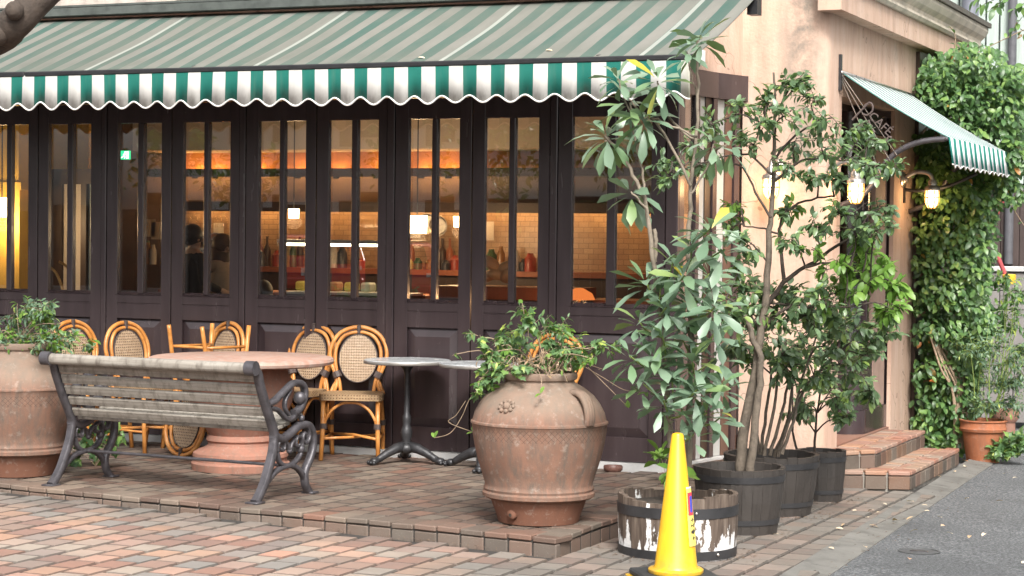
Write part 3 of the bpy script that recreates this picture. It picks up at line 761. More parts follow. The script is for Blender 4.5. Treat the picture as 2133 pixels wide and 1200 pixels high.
# pendant lamps, table lamp, bread
for k, (px, py, s, lab) in enumerate(((869, 468, 1.0, 'white drum pendant lamp glowing between two brown panes'), (612, 445, .55, 'small amber hanging lamp over the bar'), (957, 462, .6, 'narrow white hanging lamp half hidden by a door stile'), (4, 432, 1.1, 'glowing lamp beside the yellow column, cut by the left edge'))):
    p = at(px, py, 3.2 if px > 50 else 1.9); yy = p.y
    t = thing('pendant_lamp', lab, 'lamp', (p.x, yy, p.z))
    M().lathe([(.085*s, -.08*s), (.095*s, .08*s), (.09*s, .08*s), (.08*s, -.08*s)], 20, cap0=False, cap1=False).make('shade', emit('shade_glow%d' % k, (1, .70, .34), 9), t, smooth=True)
    M().tube([(0, 0, .08*s), (0, 0, 3.0-p.z)], .006).make('cord', MT['black'], t)
    pl = bpy.data.lights.new('pendant_light', 'POINT'); pl.energy = 13*s if px > 50 else 12; pl.color = (1, .66, .36); pl.shadow_soft_size = .07
    lo = link('bulb_light', pl, t); lo.location = (0, 0, -.14*s)
p = at(1212, 580, 1.4)
t = thing('table_lamp', 'orange shaded table lamp glowing on a dark table', 'lamp', (p.x-.02, 1.4, .982))
M().lathe([(.07, 0), (.075, .02), (.015, .04), (.012, .16)], 16).make('base', MT['brass'], t, smooth=40)
sh = M().lathe([(.125, .14), (.10, .19), (.03, .23)], 20, cap0=False).make('shade', emit('lampshade_glow', (1.0, .26, .06), .55), t, smooth=True)
pl = bpy.data.lights.new('table_light', 'POINT'); pl.energy = 14; pl.color = (1, .55, .25); pl.shadow_soft_size = .05
lo = link('bulb_light', pl, t); lo.location = (0, 0, .12)
tb = thing('cafe_table', 'dark wooden table behind the right hand window', 'table', (p.x-.1, 1.45, .03))
M().box(-.5, .62, -.35, .35, .90, .95).make('table_top', MT['int_red'], tb)
for sx in (-.42, .52):
    for sy in (-.28, .28): M().box(sx-.02, sx+.02, sy-.02, sy+.02, 0, .90).make('leg', MT['int_dark'], tb)
for k, (px, py) in enumerate(((1022, 548), (1050, 556), (1036, 572), (1012, 575), (1058, 575))):
    p = at(px, py, 2.2)
    o = M().sphere((0, 0, 0), .075, 12, 8, (1.25, .9, .62)).make('bread_roll', pbr('crust%d' % k, (.62, .42, .24), .6, var=.3), None, True)
    o.location = (p.x, 2.2+.05*(k % 2), p.z); o.rotation_euler = (0, vary(.6), vary(1))
    tag(o, '%s pale bread roll from the top of the heap on the red sideboard' % W9[k], 'bread', 'bread rolls on the sideboard')
sb = thing('sideboard', 'reddish wooden sideboard with bread rolls heaped on it', 'sideboard', (at(1040, 590, 2.25).x, 2.25, .03))
M().box(-.5, .75, -.3, .3, 1.06, 1.16).make('top', MT['int_red'], sb); M().box(-.48, .73, -.27, .27, 0, 1.058).make('body', MT['int_dark'], sb)
# emergency exit sign
p = at(259, 323, 2.6)
ex = thing('exit_sign', 'small green emergency exit sign with a white running figure', 'sign', (p.x, 2.6, p.z))
M().box(-.055, .055, 0, .02, -.04, .04).make('panel', emit('exit_green', (.02, .5, .18), 1.6), ex)
fig = M().sphere((.012, -.004, .024), .008, 8, 6).tube([(.008, -.004, .012), (-.002, -.004, -.006), (.01, -.004, -.018), (.002, -.004, -.032)], .004, 6).tube([(-.002, -.004, -.006), (-.018, -.004, -.016), (-.028, -.004, -.026)], .004, 6).tube([(.02, -.004, .0), (.006, -.004, .01), (-.012, -.004, .006)], .003, 6)
fig.make('running_figure', emit('exit_white', (.9, .95, .9), 2), ex)
M().box(.022, .048, -.004, -.001, -.034, .032).make('doorway', emit('exit_white2', (.8, .9, .82), 1.6), ex)
# yellow column, cream door with curtain at the left, brass rail
p = at(36, 430, 2.2)
yc = thing('yellow_column', 'bright yellow square column with moulded capital inside', 'column', (p.x, 2.2, .03))
M().box(-.17, .10, -.1, .25, 0, 1.95).make('shaft', MT['yellow'], yc); M().box(-.25, .16, -.16, .3, 1.952, 2.02).make('capital', MT['yellow'], yc); M().box(-.5, .12, -.14, .3, 2.022, 3.0).make('arch', MT['yellow'], yc)
struct('yellow_wall', M().box(-9, p.x-.2, 3.6, 3.7, .03, 3.02), MT['yellow'])
p = at(150, 470, 2.6)
cdr = thing('interior_door', 'pale inner door with dark frame and glass, behind the second window', 'door', (p.x, 2.6, .03))
M().box(-.30, -.12, 0, .1, 0, 2.16).make('frame', MT['int_dark'], cdr); M().box(-.12, .42, 0, .1, 2.02, 2.16).make('frame', MT['int_dark'], cdr); M().box(.10, .16, -.005, .1, 0, 2.02).make('frame', MT['int_dark'], cdr)
M().box(-.118, .098, .03, .06, 0, 2.018).make('door_leaf', MT['int_pale'], cdr); M().box(.162, .42, .03, .06, 0, 2.018).make('curtain', pbr('pale_blue_cloth', (.45, .55, .56), .8, var=.3, streak=True), cdr)
p = at(120, 575, 1.2)
br = M().tube(smoothpts([(0, 0, .0), (-.03, 0, .08), (-.08, 0, .17), (-.15, 0, .22)]), .012, 8)
br.tube(smoothpts([(.07, .05, .02), (.06, .05, .12), (.0, .05, .22), (-.08, .05, .26)]), .012, 8)
o = br.make('brass_rail', MT['brass'], None, True); o.location = (p.x+.06, 1.2, p.z-.14)
tag(o, 'curved brass rail standing behind the second window', 'rail')

# ------------------------------------------------------------------ awnings
def stripemat(name, axis, period, phase, green, white, dirt, tex=True):
    g = G(name); P = g.pos()
    s = g.math('PINGPONG', g.math('MULTIPLY', g.math('SUBTRACT', g.sep(P, axis), phase), 1/period), .5)   # 0 at a white centre
    wob = g.math('MULTIPLY', g.math('SUBTRACT', g.noise(P, 9, 2), .5), .03 if dirt else .0)
    f = g.ramp(g.math('ADD', s, wob), [(.245, 0), (.258, 1)])
    col = g.mix(f, white, green)
    if dirt:
        n1 = g.noise(g.map(P, (1.1, .5, .5)), 1.5, 5, .65); n2 = g.noise(P, 30, 5, .75)
        n3 = g.noise(g.map(P, (7, .5, .5)), 1.2, 5, .7)
        low = g.math('MULTIPLY_ADD', g.sep(P, 2), -4.2, 12.1, clamp=True)       # algae and grime gather near the gutter bar
        d = g.math('ADD', g.ramp(n1, [(.32, .25), (.62, .85)]), g.math('MULTIPLY', low, .45), clamp=True)
        col = g.mix(g.math('MULTIPLY', d, .80), col, g.mix(n3, (.10, .115, .094), (.165, .17, .148)))
        seam = g.math('PINGPONG', g.math('MULTIPLY', g.math('SUBTRACT', g.sep(P, 0), .3), 1/1.37), .5)
        col = g.mix(g.math('MULTIPLY', g.math('LESS_THAN', seam, .012), .5), col, (.5, .5, .46))
        col = g.mix(g.ramp(n2, [(.68, 0), (.78, .4)]), col, (.42, .43, .36))
    else:
        n1 = g.noise(P, 3, 6, .7)
        n2 = g.noise(g.map(P, (14, 14, 1.5)), 1.6, 4, .6)
        col = g.mix(g.ramp(n2, [(.5, 0), (.8, .3)]), col, g.mix(.6, col, (.16, .17, .13)))
        # the last half metre by the pier is green with algae
        e = g.math('MULTIPLY', g.math('MULTIPLY_ADD', g.sep(P, 0), 9, -17.2, clamp=True), g.ramp(n1, [(.3, .3), (.6, .85)]))
        hem = g.math('MULTIPLY', g.math('MULTIPLY_ADD', g.sep(P, 2), -11, 28.4, clamp=True), g.ramp(g.noise(g.map(P, (6, 6, 2)), 2.0, 5, .7), [(.42, .0), (.68, .6)]))
        if tex: col = g.mix(hem, col, (.13, .125, .105))
        if tex: col = g.mix(e, col, (.20, .20, .12))
    b = g.bsdf(col, .8, 0, g.bump(g.noise(P, 220, 2), .15, .002), .2)
    t = g.n('BsdfTranslucent', 0, None, Color=col)
    return g.done(g.n('MixShader', 0, None, Fac=.10, _1=b, _2=t))
PER, PH, AY, AR = .1955, 1.015, -1.37, 2.03
MT['canopy'] = stripemat('dirty_striped_canvas', 0, PER, PH, (.032, .105, .09), (.24, .232, .212), True)
MT['valance'] = stripemat('striped_valance', 0, PER, PH, (.012, .118, .093), (.47, .46, .44), False)
MT['canopy2'] = stripemat('small_striped_canvas', 1, .1955, .03, (.11, .24, .22), (.62, .63, .64), False, False)
MT['valance2'] = stripemat('small_striped_valance', 1, .1955, .03, (.015, .20, .16), (.82, .82, .82), False, False)
MT['piping'] = pbr('white_piping', (.74, .72, .69), .7, var=.15)
aw = thing('awning', 'long green and white striped awning with scalloped edge over the folding doors', 'awning', (0, 0, 0))
m = M(); AX0 = -6.2; nx, ns = 90, 10
def can(x, t):
    z = lerp(3.256, 2.727, t); y = lerp(-.03, AY, t)
    z -= math.sin(PI*t)*(.004+.010*math.sin(x*2.1+.6)**2)+.006*math.sin(x*4.6)*math.sin(PI*t)+.004*noise_(x*2.1, t*3)
    return (x, y, z)
from mathutils import noise as mnoise
def noise_(a, b): return mnoise.noise((a, b, .3))
for th in (0, -.008):
    for i in range(nx+1):
        x = lerp(AX0, AR, i/nx)
        for j in range(ns+1): p = can(x, j/ns); m.v.append((p[0], p[1], p[2]+th))
n1 = (nx+1)*(ns+1)
for i in range(nx):
    for j in range(ns):
        a = i*(ns+1)+j
        m.f.append((a, a+1, a+ns+2, a+ns+1)); m.f.append((n1+a, n1+a+ns+1, n1+a+ns+2, n1+a+1))
for i in range(nx):
    for j in (0, ns): a = i*(ns+1)+j; m.f.append((a, a+ns+1, n1+a+ns+1, n1+a))
for j in range(ns):
    for i in (0, nx): a = i*(ns+1)+j; m.f.append((a, n1+a, n1+a+1, a+1))
m.make('canopy', MT['canopy'], aw, True, fix=True)
M().cbox(AX0, -2.93, AY-.035, AY+.03, 2.690, 2.728, .008).cbox(-2.926, AR+.015, AY-.035, AY+.03, 2.690, 2.726, .008).make('front_bar', MT['black'], aw)
M().box(AR+.016, AR+.05, AY-.03, AY+.025, 2.66, 2.75).make('end_cap', MT['white'], aw)
v = M(); k = 16; N_ = int((AR-.02-AX0)/PER*k)
def vb(x): return 2.478-(.024+.006*noise_(x*2.3, 7))*math.cos(2*PI*(x-PH)/PER+.35*noise_(x*1.9, 2))+.009*noise_(x*1.7, 4)
pts = []
for i in range(N_+1):
    x = AX0+i*PER/k
    y0 = AY-.028; y1 = AY-.030+.016*noise_(x*1.3, 1)+.004*math.sin(2*PI*(x-PH)/PER)
    dx = .012*noise_(x*1.1, 9)
    for (yy, s) in ((y0, 1), (y1, 0)):
        z = 2.70 if s else vb(x)
        v.v += [(x+(0 if s else dx), yy, z), (x+(0 if s else dx), yy+.003, z)]
    pts.append((x+dx, y1+.001, vb(x)))
for i in range(N_):
    a = i*4; b = a+4
    v.f += [(a, a+2, b+2, b), (a+1, b+1, b+3, a+3), (a, b, b+1, a+1), (a+2, a+3, b+3, b+2)]
v.f += [(0, 1, 3, 2), (N_*4, N_*4+2, N_*4+3, N_*4+1)]
va = v.make('valance', MT['valance'], aw, True)
M().tube(pts, .0062, 6).make('piping', MT['piping'], va, True)
M().cbox(AX0, AR+.02, -.13, -.032, 3.268, 3.335, .006).make('hood', MT['hood'], aw)
M().box(AX0, AR+.03, -.131, -.10, 3.337, 3.352).make('hood_lip', MT['hood'], aw)
M().box(1.975, 2.045, -.14, -.035, 3.10, 3.26).make('wall_bracket', MT['black'], aw)
for x in (-4.6, -1.6, 1.35):
    M().tube([(x, -.06, 3.10), (x+.5, -.75, 2.84), (x+.02, AY+.03, 2.72)], .022, 8).make('folding_arm', MT['black'], aw)
# conduit on the stucco over the hood
p = at(420, 4, -.06)
M().tube([(p.x-.22, -.06, 3.40), (p.x+.22, -.06, 3.425)], .014, 8).make('conduit', MT['white'], cafe, True)

sa = thing('small_awning', 'small green and white striped awning over the side doorway', 'awning', (2.25, 1.28, 2.12))
Y1 = 2.40
m = M()
for (yy) in np.linspace(0, Y1, 25):
    for t in np.linspace(0, 1, 8):
        x, z = lerp(.012, .79, t), lerp(.705, .228, t)-.020*math.sin(PI*t)
        m.v += [(x, yy, z), (x, yy, z-.006)]
for i in range(24):
    for j in range(7):
        a = (i*8+j)*2; b = a+16
        m.f += [(a, b, b+2, a+2), (a+1, a+3, b+3, b+1)]
for i in range(24):
    for j in (0, 7): a = (i*8+j)*2; m.f.append((a, a+1, a+17, a+16))
for j in range(7):
    for i in (0, 24): a = (i*8+j)*2; m.f.append((a, a+2, a+3, a+1))
m.make('canopy', MT['canopy2'], sa, True)
v = M(); n = 160; pts = []
for i in range(n+1):
    y = i*Y1/n; ph = 2*PI*(y+1.28-.03)/.1955
    yb = y; xb = .80+.006*math.sin(ph*.5)+.02
    zb = .010+.024*abs(math.sin(ph*.5))
    v.v += [(.792, y, .226), (.795, y, .226), (xb, yb, zb), (xb+.003, yb, zb)]; pts.append((xb+.0015, yb, zb))
for i in range(n):
    a = i*4; b = a+4
    v.f += [(a, a+2, b+2, b), (a+1, b+1, b+3, a+3), (a, b, b+1, a+1), (a+2, a+3, b+3, b+2)]
va = v.make('valance', MT['valance2'], sa, True)
M().tube(pts, .005, 6).make('piping', MT['piping'], va, True)
M().tube([(.78, -.01, .215), (.78, Y1+.01, .215)], .013, 8).make('front_bar', MT['iron'], sa, True)
M().tube([(.015, -.02, .70), (.015, Y1+.02, .70)], .016, 8).make('roller', MT['chrome'], sa, True)
M().box(.0, .02, -.035, .0, .57, .83).make('wall_bracket', MT['dark_iron'], sa)
arm = smoothpts([(.78, 0, .215), (.62, 0, .20), (.48, 0, .155), (.365, 0, .07), (.27, 0, -.08), (.16, 0, -.20), (.0, 0, -.27)], 5)
for y in (.0, Y1-.03):
    a_ = M()
    for i, p in enumerate(arm): pass
    a_.tube([(x, y+.015, z) for x, _, z in arm], [.021]*len(arm), 8).make('curved_arm', MT['iron'], sa, True)
# lettering strung on three wires between the bracket and the curved arm
sg = thing('cafe_lettering', 'thin metal cafe lettering strung on wires beside the small awning', 'sign', (2.25, 1.27, 2.12))
for a, b in (((.02, .68), (.43, .10)), ((.02, .66), (.40, .03)), ((.02, .64), (.33, -.07))):
    M().tube([(a[0], 0, a[1]), (b[0], 0, b[1])], .0035, 5).make('wire', MT['chrome'], sg)
def text(s, size, mat, parent, loc, ex=.004, rot=0.0, name='lettering', sq=1.0):
    cu = bpy.data.curves.new('t', 'FONT'); cu.body = s; cu.size = size; cu.extrude = ex; cu.resolution_u = 2; cu.align_x = 'CENTER'; cu.align_y = 'CENTER'
    to = bpy.data.objects.new('t', cu); COL.objects.link(to)
    dg = bpy.context.evaluated_depsgraph_get(); me = bpy.data.meshes.new_from_object(to.evaluated_get(dg))
    bpy.data.objects.remove(to); me.materials.append(mat)
    o = link(name, me, parent); o.location = loc
    o.rotation_euler = (PI/2, 0, 0)
    o.rotation_euler = Euler((PI/2, 0, 0)).to_matrix().to_4x4().to_euler() if not rot else (Matrix.Rotation(rot, 4, 'Y') @ Matrix.Rotation(PI/2, 4, 'X')).to_euler()
    o.scale = (sq, 1, 1); return o
MT['letter'] = pbr('letter_metal', (.11, .085, .078), .6, .2)
def q(px, py): w = at(px, py, 1.262); return (w.x-2.25, -.008, w.z-2.12)
for s, size, px, py in (('CAFÉ', .088, 1834, 258),):
    text(s, size, MT['letter'], sg, q(px, py), .005, R_(43))
text('a', .085, MT['letter'], sg, q(1796, 258), .005, R_(43)); text('t', .085, MT['letter'], sg, q(1803, 264), .005, R_(43))
pw = M()
for ln in ([(1775, 250), (1792, 232), (1812, 212)], [(1801, 220), (1812, 214), (1818, 222), (1816, 233), (1806, 240), (1796, 237)], [(1801, 276), (1812, 266), (1818, 262)], [(1809, 250), (1814, 264), (1822, 276)],
           [(1830, 302), (1840, 299), (1847, 292), (1851, 285), (1858, 287)]):
    pw.tube(smoothpts([q(*p) for p in ln], 4), .0075, 6)
pw.make('lettering', MT['letter'], sg)

# ------------------------------------------------------------------ wall lamps
bulb_hot = emit('lamp_bulb', (1.0, .60, .24), 34)
gf = G('frosted_lamp_glass'); e_ = gf.n('Emission', 0, None, Color=(1, .72, .38, 1), Strength=3.2); t_ = gf.n('BsdfTransparent', 0, None, Color=(1, 1, 1, 1))
MT['frost'] = gf.done(gf.n('MixShader', 0, None, Fac=.55, _1=t_, _2=e_))
def wall_lamp(name, label, loc, dirx, goose):      # dirx: unit vector away from the wall
    t = thing('wall_lamp', label, 'lamp', loc, math.atan2(dirx[1], dirx[0]), 'caged lamps on the plaster walls')
    # built with the wall at x = -goose and the lamp hanging at the origin
    M().lathe([(.062, 0), (.066, .008), (.058, .016), (.040, .022), (.03, .03), (.028, .05)], 24).tr(Matrix.Translation((-goose, 0, .10)) @ Matrix.Rotation(PI/2, 4, 'Y')).make('wall_plate', MT['chrome'], t, 40)
    pts = smoothpts([(-goose+.02, 0, .10), (-goose+.05, 0, .135), (-goose*.5, 0, .165), (-.03, 0, .15), (0, 0, .10), (0, 0, .06)], 5)
    M().tube(pts, .019, 10).make('arm', MT['chrome'], t, True)
    M().lathe([(.030, .10), (.036, .085), (.036, .055), (.058, .042), (.064, .030), (.064, .012), (.050, .010)], 24).make('cap', MT['chrome'], t, 40)
    gl = M().lathe([(.046, .010), (.049, -.02), (.048, -.07), (.040, -.105), (.022, -.122), (.002, -.126)], 20, cap0=False, cap1=False).make('glass_jar', MT['frost'], t, True)
    M().sphere((0, 0, -.045), .026, 12, 8, (1, 1, 1.35)).make('bulb', bulb_hot, t, True)
    for a in range(0, 180, 60):
        M().tube([(.058*math.cos(R_(a))*c, .058*math.sin(R_(a))*c, z) for c, z in ((1, .015), (1.02, -.04), (.95, -.09), (.6, -.128), (0, -.138), (-.6, -.128), (-.95, -.09), (-1.02, -.04), (-1, .015))], .0042, 6).make('cage_wire', MT['brass'], t)
    M().tube(arc((0, 0), .060, 0, 360, 24, 'xy', -.045)[:-1], .0042, 6, closed=True).make('cage_ring', MT['brass'], t)
    pl = bpy.data.lights.new('lamp_light', 'POINT'); pl.energy = 9; pl.color = (1, .62, .30); pl.shadow_soft_size = .05
    lo = link('bulb_light', pl, t); lo.location = (0, 0, -.05)
    return t
p = at(1606, 383, .79); wall_lamp('wall_lamp', 'lit caged lamp on the front face of the pink pier behind the tree trunk', (p.x, .79, p.z+.02), (0, -1), .16)
p = atx(1786, 396, 2.44); wall_lamp('wall_lamp', 'lit caged lamp on the door side of the pink pier, behind leaves', (2.44, 1.05, p.z+.035), (1, 0), .19)
p = atx(1943, 408, 2.50); wall_lamp('wall_lamp', 'lit caged lamp on the far pillar beside the ivy, below the small awning', (2.50, 3.40, p.z+.03), (1, 0), .25)
br = M().tube(smoothpts([(2.255, 3.46, 2.03), (2.40, 3.46, 2.02), (2.62, 3.46, 2.06), (2.85, 3.46, 2.16)], 4), .014, 8).box(2.251, 2.265, 3.44, 3.48, 1.92, 2.16)
tag(br.make('iron_bracket', MT['dark_iron']), 'black iron bracket arm on the far pillar under the small awning', 'bracket')

# ------------------------------------------------------------------ rattan chairs
def make_chair(label):
    t = thing('rattan_chair', label, 'chair', (0, 0, 0), 0, 'rattan bistro chairs')
    ob, ib = [], []
    L = [(-.185, .235, 0), (-.188, .20, .22), (-.172, .178, .44), (-.150, .190, .53), (-.172, .208, .61), (-.205, .226, .70), (-.200, .243, .79), (-.150, .258, .875), (-.075, .266, .918), (0, .268, .930)]
    ob = L+[(-x, y, z) for x, y, z in L[-2::-1]]
    L2 = [(-.118, .172, .43), (-.128, .180, .52), (-.150, .195, .60), (-.166, .210, .69), (-.160, .228, .78), (-.118, .243, .855), (-.06, .250, .886), (0, .252, .894)]
    ib = L2+[(-x, y, z) for x, y, z in L2[-2::-1]]
    bf = M().tube(smoothpts(ob, 4), .0155, 10)
    bf.make('back_frame', MT['rattan'], t, True)
    M().tube(smoothpts(ib, 4), .0135, 10).make('inner_frame', MT['rattan'], t, True)
    for s in (-1, 1): M().tube(smoothpts([(s*.150, .196, .545), (s*.175, .185, .50), (s*.196, .165, .45)], 4), .012, 8).make('side_spur', MT['rattan'], t, True)
    # oval cane panel, gently dished
    w = M(); n = 28
    for th in (0, .008):
        w.v.append((0, .205+.022*0+th, .70)); 
        for r in (.5, 1):
            for j in range(n):
                a = 2*PI*j/n; x = .138*r*math.cos(a); z = .705+.172*r*math.sin(a)
                w.v.append((x, .214+(z-.705)*.165+th-.012*(1-r*r), z))
    w.v[0] = (0, .214-.012, .705); w.v[1+2*n] = (0, .214-.012+.008, .705)
    o2 = 1+2*n
    for j in range(n):
        k = (j+1) % n
        w.f += [(0, 1+k, 1+j), (1+j, 1+k, 1+n+k, 1+n+j), (o2, o2+1+j, o2+1+k), (o2+1+j, o2+1+n+j, o2+1+n+k, o2+1+k), (1+n+j, 1+n+k, o2+1+n+k, o2+1+n+j)]
    w.make('cane_back', MT['weave'], t)
    rim = [(.139*math.cos(a), .216+.173*math.sin(a)*.165, .705+.173*math.sin(a)) for a in np.linspace(0, 2*PI, 33)[:-1]]
    M().tube(rim, .005, 6, closed=True).make('cane_edge', MT['wrap'], t, True)
    seat = []
    for (hw, y) in ((.19, .17), (.222, -.03), (.226, -.165), (.205, -.205)): seat.append((hw, y))
    poly = seat+[(-x, y) for x, y in seat[::-1]]
    M().prism(poly, .428, .472).make('seat', MT['seatweave'], t)
    legs = {-1: None, 1: None}
    for s in (-1, 1):
        M().tube([(s*.196, -.165, .43), (s*.197, -.172, .20), (s*.205, -.19, 0)], .0165, 10).make('leg', MT['rattan'], t, True)
    br = M().tube(smoothpts([(-.183, -.165, .235), (-.178, -.162, .285), (-.13, -.158, .36), (-.06, -.155, .405), (0, -.155, .412), (.06, -.155, .405), (.13, -.158, .36), (.178, -.162, .285), (.183, -.165, .235)], 4), .011, 8)
    for s in (-1, 1): br.tube(smoothpts([(s*.192, -.145, .235), (s*.190, -.12, .30), (s*.188, -.04, .395), (s*.186, .03, .412), (s*.186, .10, .39), (s*.186, .165, .30), (s*.187, .18, .24)], 4), .011, 8)
    br.make('brace', MT['rattan'], t, True)
    st = M().tube([(-.19, -.17, .155), (0, .01, .150), (.185, .20, .155)], .0105, 8).tube([(.19, -.17, .155), (0, .01, .168), (-.185, .20, .155)], .0105, 8)
    for s in (-1, 1): st.tube([(s*.196, -.175, .155), (s*.188, .20, .155)], .009, 8)
    st.make('stretcher', MT['rattan'], t, True)
    M().cbox(-.014, .014, .236, .284, .880, .947, .006).make('binding', MT['wrap'], t)
    for s in (-1, 1):
        for a, b, r in (((s*.142, .190, .565), (s*.160, .200, .605), .033), ((s*.192, -.168, .225), (s*.192, -.166, .262), .026), ((s*.188, .192, .225), (s*.186, .188, .262), .026)):
            M().tube([a, b], r, 8).make('binding', MT['wrap'], t)
    return t
ch = make_chair('rattan chair facing out between the big round table and the grey bistro table')
ch.location, ch.rotation_euler = (-.865, -.30, 0), (0, 0, R_(20))
dup(ch, (-1.40, -.24, 0), R_(-8), 'rattan chair just left of the front facing one, its seat behind the bench end')
dup(ch, (-2.44, -.55, 0), R_(76), 'rattan chair turned sideways, alone between the bench back and the doors')
dup(ch, (-2.87, -.62, 0), R_(74), 'rattan chair half hidden by the vine spilling from the left jar')
dup(ch, (-2.15, -.30, 0), R_(-22), 'upright rattan chair behind the round table, another one stacked on it')
iv = dup(ch, (-2.06, -.56, .945), 0, 'rattan chair stacked upside down, its legs pointing up behind the round table')
iv.rotation_euler = (Matrix.Rotation(R_(-18), 4, 'Z') @ Matrix.Rotation(PI, 4, 'X')).to_euler(); iv.location = (-1.93, -.52, .935)
dup(ch, (.60, -.34, 0), R_(-4), 'rattan chair mostly hidden behind the plant in the big front jar')

# ------------------------------------------------------------------ tables
bt = thing('garden_table', 'big round terracotta table on an urn shaped pedestal behind the bench', 'table', (-1.235, -1.24, 0))
M().lathe([(.10, .705), (.585, .712), (.625, .722), (.632, .740), (.625, .758), (.600, .766), (.02, .768)], 64).make('table_top', MT['tabletop'], bt, 40)
M().lathe([(.330, .0), (.335, .045), (.315, .058), (.312, .075), (.325, .09), (.322, .115), (.285, .135), (.245, .150), (.225, .165), (.222, .185), (.235, .20), (.228, .222), (.215, .235), (.235, .27), (.30, .36), (.345, .45), (.36, .54), (.352, .60), (.32, .65), (.31, .704)], 48).make('pedestal', MT['terra'], bt, 40)
def bistro(loc, label, rz):
    t = thing('bistro_table', label, 'table', loc, rz, 'small bistro tables')
    M().lathe([(.02, .700), (.295, .700), (.305, .704), (.305, .724), (.300, .729), (.02, .731)], 48).make('table_top', MT['marble'], t, 40)
    M().lathe([(.3056, .703), (.3085, .706), (.3085, .722), (.3056, .725)], 48, cap0=False, cap1=False).make('edge_band', MT['tin'], t, True)
    M().lathe([(.040, .10), (.034, .13), (.030, .16), (.038, .185), (.042, .215), (.034, .245), (.026, .27), (.030, .30), (.030, .33), (.021, .345), (.0195, .42), (.0185, .62), (.03, .66), (.06, .690), (.06, .6995)], 20).make('column', MT['dark_iron'], t, 50)
    M().sphere((0, 0, .105), .062, 14, 8, (1, 1, .7)).make('hub', MT['dark_iron'], t, True)
    for k in range(3):
        a = R_(90+120*k); c, s = math.cos(a), math.sin(a)
        M().tube([(c*r, s*r, z) for r, z in ((.02, .115), (.09, .105), (.16, .075), (.215, .045), (.245, .03))], [.038, .036, .030, .026, .024], 8).make('leg', MT['dark_iron'], t, True)
        f = M().sphere((c*.265, s*.265, .026), .036, 10, 6, (1, 1, .72))
        for d in (-.35, 0, .35): f.sphere((math.cos(a+d*.35)*.292, math.sin(a+d*.35)*.292, .016), .015, 8, 5)
        f.make('claw_foot', MT['dark_iron'], t, True)
bistro((-.40, -.38, 0), 'grey round bistro table on a cast iron claw foot, right of the rattan chairs', R_(29))
bistro((.22, -.45, 0), 'grey round bistro table partly hidden behind the plant of the big front jar', R_(80))
ash = M().lathe([(.055, .0), (.066, .012), (.068, .030), (.064, .040), (.058, .040), (.052, .02), (.01, .016)], 24).make('ashtray', pbr('brown_glaze', (.14, .07, .055), .25), None, 40)
ash.location = (1.07, -.15, 0); tag(ash, 'small round brown dish on the terrace floor by the doors', 'dish')

# ------------------------------------------------------------------ the bench, its back to the street
B0, B1 = Vector((-1.746, -2.558, 0)), Vector((-.204, -2.767, 0))
ba = math.atan2(B1.y-B0.y, B1.x-B0.x); BL = (B1-B0).length
B0 = Vector((-1.765, -2.60, 0)); ba = R_(-4.5)
bench = thing('park_bench', 'weathered wooden bench with scrolled cast iron ends, seen from behind', 'bench', (B0.x, B0.y, 0), ba)
bench.scale = (1, .88, 1)
def strap(m, pts, w, th, x0=0.0, k=4):      # flat cast bar following (d, z) points, width w across the bench
    P = smoothpts([(0, d, z) for d, z in pts], k)
    b = len(m.v)
    for i, p in enumerate(P):
        a, c = P[max(i-1, 0)], P[min(i+1, len(P)-1)]
        t = (c-a).normalized(); nrm = Vector((0, -t.z, t.y))
        tt = th[0]+(th[1]-th[0])*i/(len(P)-1) if isinstance(th, tuple) else th
        for sx, sn in ((-1, -.6), (-1, .6), (-.7, 1), (.7, 1), (1, .6), (1, -.6), (.7, -1), (-.7, -1)):
            q = p+nrm*(sn*tt/2); m.v.append((x0+sx*w/2, q.y, q.z))
    n = len(P)
    for i in range(n-1):
        for j in range(8): m.f.append((b+i*8+j, b+i*8+(j+1) % 8, b+(i+1)*8+(j+1) % 8, b+(i+1)*8+j))
    m.f.append(tuple(b+j for j in range(8))); m.f.append(tuple(b+(n-1)*8+j for j in range(8))[::-1])
def spiral(c, r0, r1, a0, a1, n=14): return [(c[0]+lerp(r0, r1, i/n)*math.cos(R_(lerp(a0, a1, i/n))), c[1]+lerp(r0, r1, i/n)*math.sin(R_(lerp(a0, a1, i/n)))) for i in range(n+1)]
